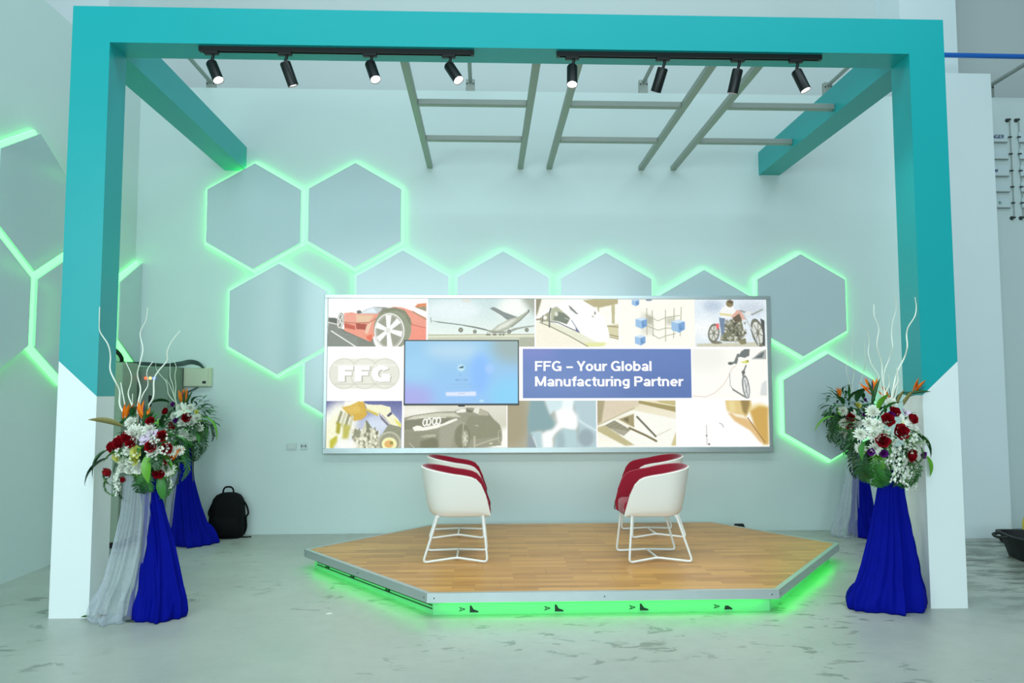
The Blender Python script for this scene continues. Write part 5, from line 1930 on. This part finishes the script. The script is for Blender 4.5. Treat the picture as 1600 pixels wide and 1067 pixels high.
# front right -----------------------------------------------------------------------
A_ = (1290, 580, 5.333)
FR = zi([('rose', 500, 420, 1.25), ('rose', 460, 577, 1.25), ('rose', 600, 512, 1.5), ('rose', 685, 690, 1.15), ('rose', 700, 412, 1.0), ('rose', 560, 355, 1.0),
         ('purp', 530, 378, 1.1), ('purp', 470, 678, 1.2), ('purp', 372, 665, 1.1), ('purp', 780, 690, 1.2),
         ('mum', 400, 530, 1.1), ('mum', 410, 642, 1.0), ('mum', 290, 525, 1.0), ('mum', 395, 340, 1.05), ('mum', 290, 640, .85), ('mum', 360, 432, .9), ('mum', 540, 268, .95), ('mum', 430, 455, .9), ('mum', 480, 515, .7),
         ('lily', 640, 430, 1.0), ('lily', 715, 442, .8), ('lily', 400, 470, .8), ('orch', 660, 350, .9),
         ('spray', 550, 560, .9), ('spray', 600, 640, .9), ('spray', 530, 700, .95), ('spray', 635, 730, .9), ('spray', 680, 800, .8), ('spray', 735, 880, .5),
         ('fill', 680, 540, 1.2), ('fill', 720, 600, 1.2), ('fill', 470, 490, 1.0), ('fill', 650, 580, 1.0),
         ('leafl', 440, 330, .8, 80), ('leafl', 835, 700, .8, -75), ('leafm', 480, 340, .8, 60), ('leafm', 330, 580, .8, 230), ('leafd', 740, 520, .9, -30), ('leafm', 640, 260, .6, 60), ('leafd', 590, 250, .6, 75),
         ('bop', 420, 200, 1.1, 70), ('bop', 565, 250, 1.0, 75), ('bop', 740, 190, .95, 0), ('bop', 385, 190, .9, 120), ('spathe', 650, 290, .8, 65), ('spathe', 600, 280, .7, 75),
         ('fern', 420, 720, 1.0, 255), ('fern', 370, 760, .9, 245), ('fern', 450, 800, .8, 265), ('fern', 760, 740, 1.0, -70), ('fern', 720, 780, 1.0, -80), ('fern', 640, 840, .7, 262), ('fern', 340, 690, .8, 235), ('fern', 780, 620, .9, -55)], *A_)
T_ = (1300, 440, 5.338)
twFR = [(zpt(p_, *T_), r) for p_, r in (
    ([(692, 130), (703, 210), (690, 290), (635, 380), (622, 450), (628, 540), (605, 630), (560, 720), (530, 800), (510, 900), (490, 1000)], .007),
    ([(530, 130), (535, 230), (505, 340), (497, 450), (505, 540), (480, 640), (440, 740), (430, 850), (440, 990)], .0045),
    ([(300, 420), (310, 510), (302, 590), (330, 690), (390, 790), (410, 900), (430, 1000)], .0045),
    ([(350, 190), (352, 280), (390, 390), (375, 530), (415, 680), (420, 800), (450, 960)], .0045),
    ([(470, 780), (478, 860), (440, 940), (430, 1030)], .006),
    ([(540, 720), (550, 820), (520, 900), (500, 1010)], .0055),
    ([(560, 800), (548, 880), (515, 1000)], .005))]
arrangement('flower arrangement before the right post, largest, with hanging white blossoms and dark red roses', 2.52, 0.02, 1.17, FR, twFR, 33, .27, .24, .20)

# rear left ------------------------------------------------------------------------
A_ = (140, 620, 6.276)
RL = zi([('lily', 930, 140, 1.2), ('mum', 780, 250, 1.15), ('mum', 910, 262, 1.1), ('mum', 1000, 245, 1.1), ('mum', 925, 355, 1.2), ('mum', 1000, 392, 1.1), ('mum', 1055, 212, 1.1), ('mum', 1080, 302, .9), ('mum', 830, 190, .9), ('mum', 890, 110, 1.0), ('mum', 745, 215, .7), ('mum', 990, 110, 1.0),
         ('rose', 960, 205, 1.2), ('rose', 830, 278, 1.1), ('rose', 765, 150, 1.0), ('purp', 835, 85, 1.1), ('purp', 862, 228, 1.2), ('carn', 1050, 150, .7),
         ('bop', 925, 60, 1.2, 75), ('bop', 965, 50, 1.1, 55), ('longl', 1070, 200, 1.25, 10), ('leafl', 1040, 255, .9, 20), ('leafd', 790, 60, 1.1, 155), ('leafm', 1000, 330, 1.0, -30), ('leafd', 780, 380, 1.2, 240), ('leafd', 960, 420, 1.2, 265), ('leafd', 880, 420, 1.1, 250), ('leafd', 1000, 60, .8, 60),
         ('fern', 1040, 430, 1.0, -60), ('fern', 850, 420, 1.0, 250), ('fern', 1080, 350, 1.0, -45), ('fern', 770, 330, .9, 225), ('fill', 990, 300, 1.0), ('fill', 820, 320, 1.0)], *A_)
T_ = (160, 540, 6.668)
twRL = [(zpt(p_, *T_), r) for p_, r in (
    ([(555, 170), (560, 240), (600, 300), (660, 370), (680, 440), (690, 510), (760, 600), (800, 690)], .005),
    ([(705, 150), (705, 230), (705, 320), (735, 420), (745, 510), (770, 600), (800, 690)], .0055),
    ([(740, 150), (768, 220), (755, 310), (765, 420), (760, 520), (780, 640), (810, 700)], .0055),
    ([(665, 350), (710, 430), (740, 510), (790, 640)], .005))]
arrangement('flower arrangement in the left corner by the grey cabinet, with white star lily', -3.17, 2.55, 1.26, RL, twRL, 41, .25, .22, .19)

# rear right ------------------------------------------------------------------------
A_ = (1290, 580, 5.333)
RR = zi([('mum', 150, 430, 1.2), ('mum', 260, 430, 1.3), ('mum', 155, 520, 1.2), ('mum', 145, 330, 1.1), ('mum', 320, 370, 1.0), ('rose', 195, 385, 1.3), ('rose', 190, 440, 1.1), ('purp', 298, 360, 1.3), ('purp', 315, 245, .9), ('carn', 265, 285, 1.1), ('lily', 240, 380, 1.0),
         ('leafd', 190, 260, 1.2, 75), ('leafd', 260, 260, 1.2, 85), ('leafd', 150, 280, 1.0, 120), ('leafm', 290, 310, 1.0, 40), ('leafl', 160, 295, .7, 165), ('leafd', 320, 230, 1.0, 125), ('longl', 110, 400, 1.2, 150),
         ('bop', 110, 225, .9, 150), ('leafd', 200, 500, 1.2, 260), ('leafd', 250, 520, 1.2, 250),
         ('fern', 110, 420, 1.1, 215), ('fern', 140, 500, 1.1, 235), ('fern', 200, 560, 1.0, 255), ('fern', 90, 450, .9, 205), ('fern', 240, 600, 1.1, 262), ('fill', 200, 470, 1.2)], *A_)
T_ = (1300, 440, 5.338)
twRR = [(zpt(p_, *T_), r) for p_, r in (
    ([(180, 380), (172, 470), (165, 580), (180, 680), (182, 780), (170, 870), (190, 980)], .004),
    ([(275, 470), (270, 560), (280, 660), (262, 760), (230, 870), (220, 980)], .004),
    ([(100, 560), (130, 640), (120, 740), (150, 860), (170, 980)], .004))]
arrangement('flower arrangement by the back wall, half hidden behind the right front flowers', 3.57, 2.68, 1.34, RR, twRR, 55, .25, .24, .19)

# fallen leaves by the left post
for k, (px, py, lab) in enumerate(((126, 967, 'small dry green leaf fallen by the left post, left one'), (152, 966, 'small dry green leaf fallen by the left post, beside the net drape'))):
    p_ = atZ(px, py, 0.004)
    o = link('fallen_leaf', leaf_mesh('fallen_leaf', 'spathe_beige' if k else 'leaf_mid', .09, .03, .5, .4), None,
             Matrix.Translation((p_[0], p_[1], 0.014)) @ Matrix.Rotation(0.4 + k, 4, 'Z'))
    tag(o, lab, 'leaf', 'fallen leaves by the left post')

# ------------------------------------------------------------------ left corner: cabinet, trunking, cables, wall box
cab = thing('electrical_cabinet', 'grey-green electrical cabinet standing in the left corner', 'cabinet', (-3.68, 2.67, 0))
MB().box(-0.245, 0.245, 0.0, 0.36, 0.06, 1.765, bev=0.006).build('body', 'cabinet_grey', cab)
MB().box(-0.235, 0.235, 0.01, 0.35, 0.0, 0.06).build('plinth', 'dark_metal', cab)
dr = MB().box(-0.225, 0.225, -0.014, 0.0, 0.10, 1.73, bev=0.005).build('door', 'cabinet_grey', cab)
for k, (dx, mm) in enumerate(((0.00, 'lamp_red'), (0.045, 'lamp_amber'), (0.085, 'lamp_blue'))):
    M = Matrix.Translation((dx, -0.014, 1.645)) @ Matrix.Rotation(PI / 2, 4, 'X')
    tag(MB().lathe([(0.014, -0.002), (0.014, 0.010), (0.008, 0.016), (0.0001, 0.017)], 14, M, 0, False, False).build('indicator_lamp', mm, dr, smooth=True),
        ('red', 'amber', 'blue')[k] + ' indicator lamp')
MB().box(0.035, 0.065, -0.024, -0.014, 1.36, 1.47, bev=0.003).build('door_handle', 'black_metal', dr)
for (a, b2, z0_, z1_) in ((-0.06, -0.05, 1.18, 1.30), (-0.06, -0.02, 1.295, 1.305), (-0.06, -0.02, 1.175, 1.185), (0.01, 0.12, 1.14, 1.15), (-0.02, 0.05, 1.215, 1.235), (0.115, 0.123, 1.15, 1.24)):
    MB().box(a, b2, -0.017, -0.0135, z0_, z1_).build('meter_frame', 'dark_metal', dr)
MB().box(-0.20, -0.175, -0.018, -0.014, 1.60, 1.65).build('hinge', 'dark_metal', dr)
tr_ = thing('cable_trunking', 'pale grey upright trunking box beside the electrical cabinet', 'trunking', (-3.86, 2.27, 0))
MB().box(-0.138, 0.135, -0.02, 0.30, 0.07, 1.79, bev=0.006).build('housing', 'trunking_grey', tr_)
MB().box(-0.13, 0.14, -0.03, 0.28, 0.02, 0.07).build('foot_strip', 'black_metal', tr_)
MB().box(-0.13, 0.125, -0.015, 0.28, 0.0, 0.02).build('base', 'trunking_grey', tr_)
cb = thing('cable_bundle', 'dark cable bundle running from the cabinet top to the beige wall box', 'cables', (-3.7, 2.9, 1.78))
for k in range(3):
    pts = [(-3.92, 2.50 + .02 * k, 1.80), (-3.80, 2.90, 1.79 + 0.012 * k), (-3.62, 2.97 - .02 * k, 1.775 + 0.012 * k), (-3.46, 2.99 - .015 * k, 1.79 + 0.016 * k), (-3.36, 2.99 - .015 * k, 1.81 + .016 * k), (-3.27, 2.99 - .015 * k, 1.79 + .016 * k), (-3.235 + .012 * k, 2.99 - .012 * k, 1.762)]
    MB().tube(catmull([(a + 3.7, b2 - 2.9, z_ - 1.78) for a, b2, z_ in pts], 6), 0.008, 8).build('cable', 'cable_grey', cb, smooth=True)
ck = thing('wall_cable', 'thick black cable climbing the left wall above the trunking', 'cable', (-3.9, 2.55, 1.79))
MB().tube(catmull([(0.02, 0.0, 0.0), (0.03, -0.03, 0.06), (0.0, -0.10, 0.13), (-0.05, -0.22, 0.17)], 6), 0.020, 8).build('cable', 'rubber_black', ck, smooth=True)
wb = thing('wall_box', 'beige plastic junction box on the back wall left of the hexagons', 'junction box', (-3.288, B, 1.56))
MB().box(-0.145, 0.145, -0.055, 0.0, 0, 0.205, bev=0.006).build('housing', 'beige_plastic', wb)
ld = MB().box(-0.140, 0.118, -0.066, -0.055, 0.006, 0.199, bev=0.005).build('lid', 'beige_plastic', wb)
MB().box(0.06, 0.098, -0.0685, -0.0655, 0.035, 0.062, bev=0.001).build('latch', 'black_metal', ld)
lc = thing('tail_cable', 'short dark cable below the beige wall box', 'cable', (-3.36, 2.99, 1.5))
MB().tube(catmull([(0.08, 0.02, 0.065), (0.03, 0.0, 0.03), (-0.06, 0.0, 0.0), (-0.12, 0.0, 0.03), (-0.2, 0.0, -0.03)], 5), 0.008, 6).build('cable', 'cable_grey', lc, smooth=True)

for (x0, x1, nm, lab) in ((-2.345, -2.235, 'blank_plate', 'white blank wall plate left of the socket by the backpack'), (-2.195, -2.125, 'wall_socket', 'white wall socket with dark slots right of the blank plate')):
    t = thing(nm, lab, 'wall plate', ((x0 + x1) / 2, B, 0.885))
    h = (x1 - x0) / 2
    MB().box(-h, h, -0.010, 0, 0, 0.075, bev=0.003).build('plate', 'plate_white', t)
    if nm == 'blank_plate':
        MB().box(-h + .012, h - .012, -0.013, -0.009, 0.012, 0.063, bev=0.002).build('cover', 'plate_white', t)
    else:
        MB().box(-h + .008, h - .008, -0.012, -0.009, 0.008, 0.067, bev=0.002).build('cover', 'plate_white', t)
        for dx in (-.022, .018):
            MB().box(dx - .004, dx + .006, -0.0135, -0.0115, 0.030, 0.055).build('slot', 'dark_metal', t)
        MB().box(-.006, .003, -0.0135, -0.0115, 0.036, 0.046).build('slot', 'dark_metal', t)

# ------------------------------------------------------------------ backpack
bk = thing('backpack', 'black backpack leaning on the back wall beside the left corner flowers', 'backpack', (-2.905, 2.89, 0))
rg = []
prof = [(0.0, .150, .085), (0.02, .172, .105), (0.10, .180, .112), (0.22, .176, .108), (0.32, .166, .098), (0.39, .150, .085), (0.43, .120, .066), (0.452, .075, .040), (0.458, .02, .012)]
for (z, hx, hy) in prof:
    ring = []
    for k in range(28):
        a = 2 * PI * k / 28
        ca, sa = math.cos(a), math.sin(a)
        ring.append((hx * math.copysign(abs(ca) ** .55, ca), -0.01 + 0.10 * z + hy * math.copysign(abs(sa) ** .6, sa), z))
    rg.append(ring)
MB().rings(rg).build('body', 'bag_black', bk, smooth=50)
rg = []
for (z, hx, hy) in [(0.03, .12, .02), (0.05, .135, .045), (0.14, .138, .052), (0.20, .128, .045), (0.225, .10, .015)]:
    ring = []
    for k in range(24):
        a = 2 * PI * k / 24
        ca, sa = math.cos(a), math.sin(a)
        ring.append((hx * math.copysign(abs(ca) ** .6, ca), -0.105 + 0.10 * z + hy * math.copysign(abs(sa) ** .6, sa), z))
    rg.append(ring)
MB().rings(rg).build('front_pocket', 'bag_black', bk, smooth=50)
MB().tube(catmull([(-.055, .02, .43), (-.050, .02, .485), (-.025, .02, .512), (.025, .02, .512), (.050, .02, .485), (.055, .02, .43)], 5), .009, 8).build('handle', 'bag_black', bk, smooth=True)
for s_ in (-1, 1):
    MB().tube(catmull([(.13 * s_, .03, .40), (.18 * s_, .05, .32), (.205 * s_, .04, .24), (.185 * s_, .03, .20), (.19 * s_, .03, .10), (.17 * s_, .03, .03)], 5), [.010] * 26, 6).build('shoulder_strap', 'bag_black', bk, smooth=True)
MB().tube(catmull([(.16, -.03, .008), (.21, -.04, .008), (.26, -.02, .008)], 4), .007, 6).build('strap_end', 'bag_black', bk, smooth=True)

# small dark cable coil behind the stage
sc_ = thing('cable_coil', 'small black cable coil on the floor behind the stage', 'cable', (2.45, 2.86, 0))
for k in range(3):
    MB().tube([((.085 - .01 * k) * math.cos(a) * 1.2, (.05 - .005 * k) * math.sin(a), .018 + .022 * k + .008 * math.sin(a * 3)) for a in [2 * PI * j / 24 for j in range(24)]], .011, 6, closed=True).build('loop', 'rubber_black', sc_, smooth=True)
MB().box(-.03, .07, -.02, .02, .075, .105, bev=.008).build('plug', 'rubber_black', sc_)

# ------------------------------------------------------------------ right side: tub with tools
tb = thing('storage_tub', 'black open plastic tub on the floor at the right edge', 'tub', (4.82, 1.48, 0))
tb.rotation_euler = (0, 0, -0.25)
rg = []


def rr_ring(hx, hy, z, e=.35):
    return [(hx * math.copysign(abs(math.cos(a)) ** e, math.cos(a)), hy * math.copysign(abs(math.sin(a)) ** e, math.sin(a)), z) for a in [2 * PI * k / 32 for k in range(32)]]


rg = [rr_ring(.30, .20, 0), rr_ring(.36, .25, .20), rr_ring(.385, .275, .20), rr_ring(.385, .275, .215), rr_ring(.35, .24, .215), rr_ring(.29, .19, .02)]
MB().rings(rg).build('bin', 'rubber_black', tb, smooth=40)
for s_ in (-1, 1):
    MB().tube(catmull([(s_ * .375, -.10, .205), (s_ * .43, -.09, .195), (s_ * .445, 0, .19), (s_ * .43, .09, .195), (s_ * .375, .10, .205)], 5), .013, 8).build('grip', 'rubber_black', tb, smooth=True)
bt = thing('bottle', 'yellow bottle with black cap standing behind the black tub', 'bottle', (5.16, 2.22, 0))
MB().lathe([(.0001, 0), (.055, 0), (.06, .02), (.06, .20), (.045, .25), (.022, .28), (.022, .30)], 18, None, 0, False, True).build('body', 'yellow_plastic', bt, smooth=True)
MB().lathe([(.028, .295), (.028, .40), (.018, .44), (.0001, .445)], 14, None, 0, True, False).build('cap', 'black_metal', bt, smooth=True)
hs = thing('hose_coil', 'black hose end lying behind the tub', 'hose', (5.02, 2.28, 0))
MB().tube(catmull([(-.06, -.05, .03), (-.10, 0, .03), (-.05, .06, .03), (.02, .06, .05), (.0, 0, .08), (-.08, .02, .10)], 6), .022, 8).build('hose', 'rubber_black', hs, smooth=True)

# ------------------------------------------------------------------ wall signs on rods, right
def sgn_y(px, py, y):
    return atY(px, py, y)


SY = B - 0.03
rows_ = [(206, 221.5, 'NGER', (1553, 1571), 'navy_print'), (232, 248, '\u2019', (1552, 1554.5), 'navy_print'), (258, 274.5, 'er', (1554.5, 1559.5), 'navy_print'), (284, 299, None, None, None), (309, 324, 'n', (1558, 1562), 'green_print')]
for gi, (xl, xr, cap_) in enumerate(((1480, 1578, 'left'), (1592, 1690, 'right'))):
    t = thing('sign_rack', ('wall sign rack of clear company plates beside the right pier', 'wall sign rack cut off by the right edge of the photo')[gi], 'sign', (0, SY, 0), 0, 'company sign racks')
    rods = (1577.5, 1504) if gi == 0 else (1592.5, 1680)
    for rx_px in rods:
        pa, pb = atY(rx_px, 187, SY), atY(rx_px + (8 if gi == 0 else 6), 340, SY)
        xx = (pa[0] + pb[0]) / 2
        MB().tube([(xx, 0, pa[2]), (xx, 0, pb[2])], .0045, 6).build('rod', 'steel_tube', t, smooth=True)
        for zz in (pa[2], pb[2]):
            M = Matrix.Translation((xx - .015, 0.03, zz)) @ Matrix.Rotation(PI / 2, 4, 'X')
            MB().lathe([(.022, 0), (.022, .012), (.012, .014), (.012, .045), (.0001, .046)], 12, M).build('wall_bracket', 'dark_metal', t, smooth=True)
            MB().box(xx - .02, xx + .008, -.012, .0, zz - .008, zz + .008).build('bracket_arm', 'dark_metal', t)
        for (y0_, y1_, tx, xr_, mm) in rows_:
            zc_ = atY(rx_px, (y0_ + y1_) / 2 + 0.5, SY)[2]
            MB().box(xx - .028, xx + .010, -.014, .008, zc_ - .008, zc_ + .008, bev=.003).build('clip', 'dark_metal', t)
    xa = (atY(rods[0], 260, SY)[0]) + (-0.012 if gi == 0 else 0.012)
    xb = atY(rods[1], 260, SY)[0] + (0.012 if gi == 0 else -0.012)
    x0_, x1_ = sorted((xa, xb))
    for (y0_, y1_, tx, xr_, mm) in rows_:
        za, zb_ = atY(1565, y1_, SY)[2], atY(1565, y0_, SY)[2]
        pl_ = MB().box(x0_, x1_, -.006, .004, za, zb_, bev=.002).build('sign_plate', 'acrylic', t)
        MB().box(x0_, x1_, -.007, .005, za - .010, za).build('plate_edge', 'steel_tube', pl_)
        if tx and gi == 0:
            ax_, bx_ = atY(xr_[0], 260, SY - .008)[0], atY(xr_[1], 260, SY - .008)[0]
            zm = (za + zb_) / 2
            h_ = .022
            text_fit(tx, ax_, bx_, zm - h_, zm + h_, -.0075, mm, pl_, 'lettering', 0.09)

# ------------------------------------------------------------------ braces above the partition, pipes
for k, (px, py, lab) in enumerate(((330, 129, 'grey steel brace above the back wall, leftmost'), (735, 129, 'grey steel brace above the back wall, between the two light tracks'),
                                   (1005, 130, 'grey steel brace above the back wall, behind the right light track'), (1293, 134, 'grey steel brace above the back wall, beside the right teal beam'),
                                   (1545, 135, 'grey steel brace above the back wall, right of the pier'))):
    p_ = atY(px, py, B + 0.05)
    t = thing('ceiling_brace', lab, 'brace', (p_[0], B + 0.06, p_[2]), 0, 'steel braces above the partition')
    MB().tube([(0, .02, 0), (0, -0.95, 0.0)], .022, 10).build('pipe', 'steel_tube', t, smooth=True)
    MB().box(-.05, .05, -.03, .03, WT - p_[2], .035, bev=.006).build('bracket', 'steel_tube', t)
    for dx in (-.035, .035):
        MB().tube([(dx, -.034, -.02), (dx, -.028, -.02)], .010, 8).build('bolt', 'dark_metal', t)
bpz = atY(1540, 84, 2.5)
bpp = thing('blue_pipe', 'blue pipe running level above the right pier', 'pipe', (5.2, 2.55, bpz[2]))
MB().tube([(-1.6, 0, 0.01), (0, 0, 0), (3.2, 0, -0.015)], .026, 12).build('pipe', 'blue_pipe', bpp, smooth=True)
MB().tube([(3.0, 0, 0.02), (3.0, 0, 1.5)], .006, 6).build('hanger_rod', 'steel_tube', bpp)
MB().box(-0.72, -0.66, 0.0, 0.5, -0.03, 0.03, bev=0.004).build('wall_clamp', 'steel_tube', bpp)
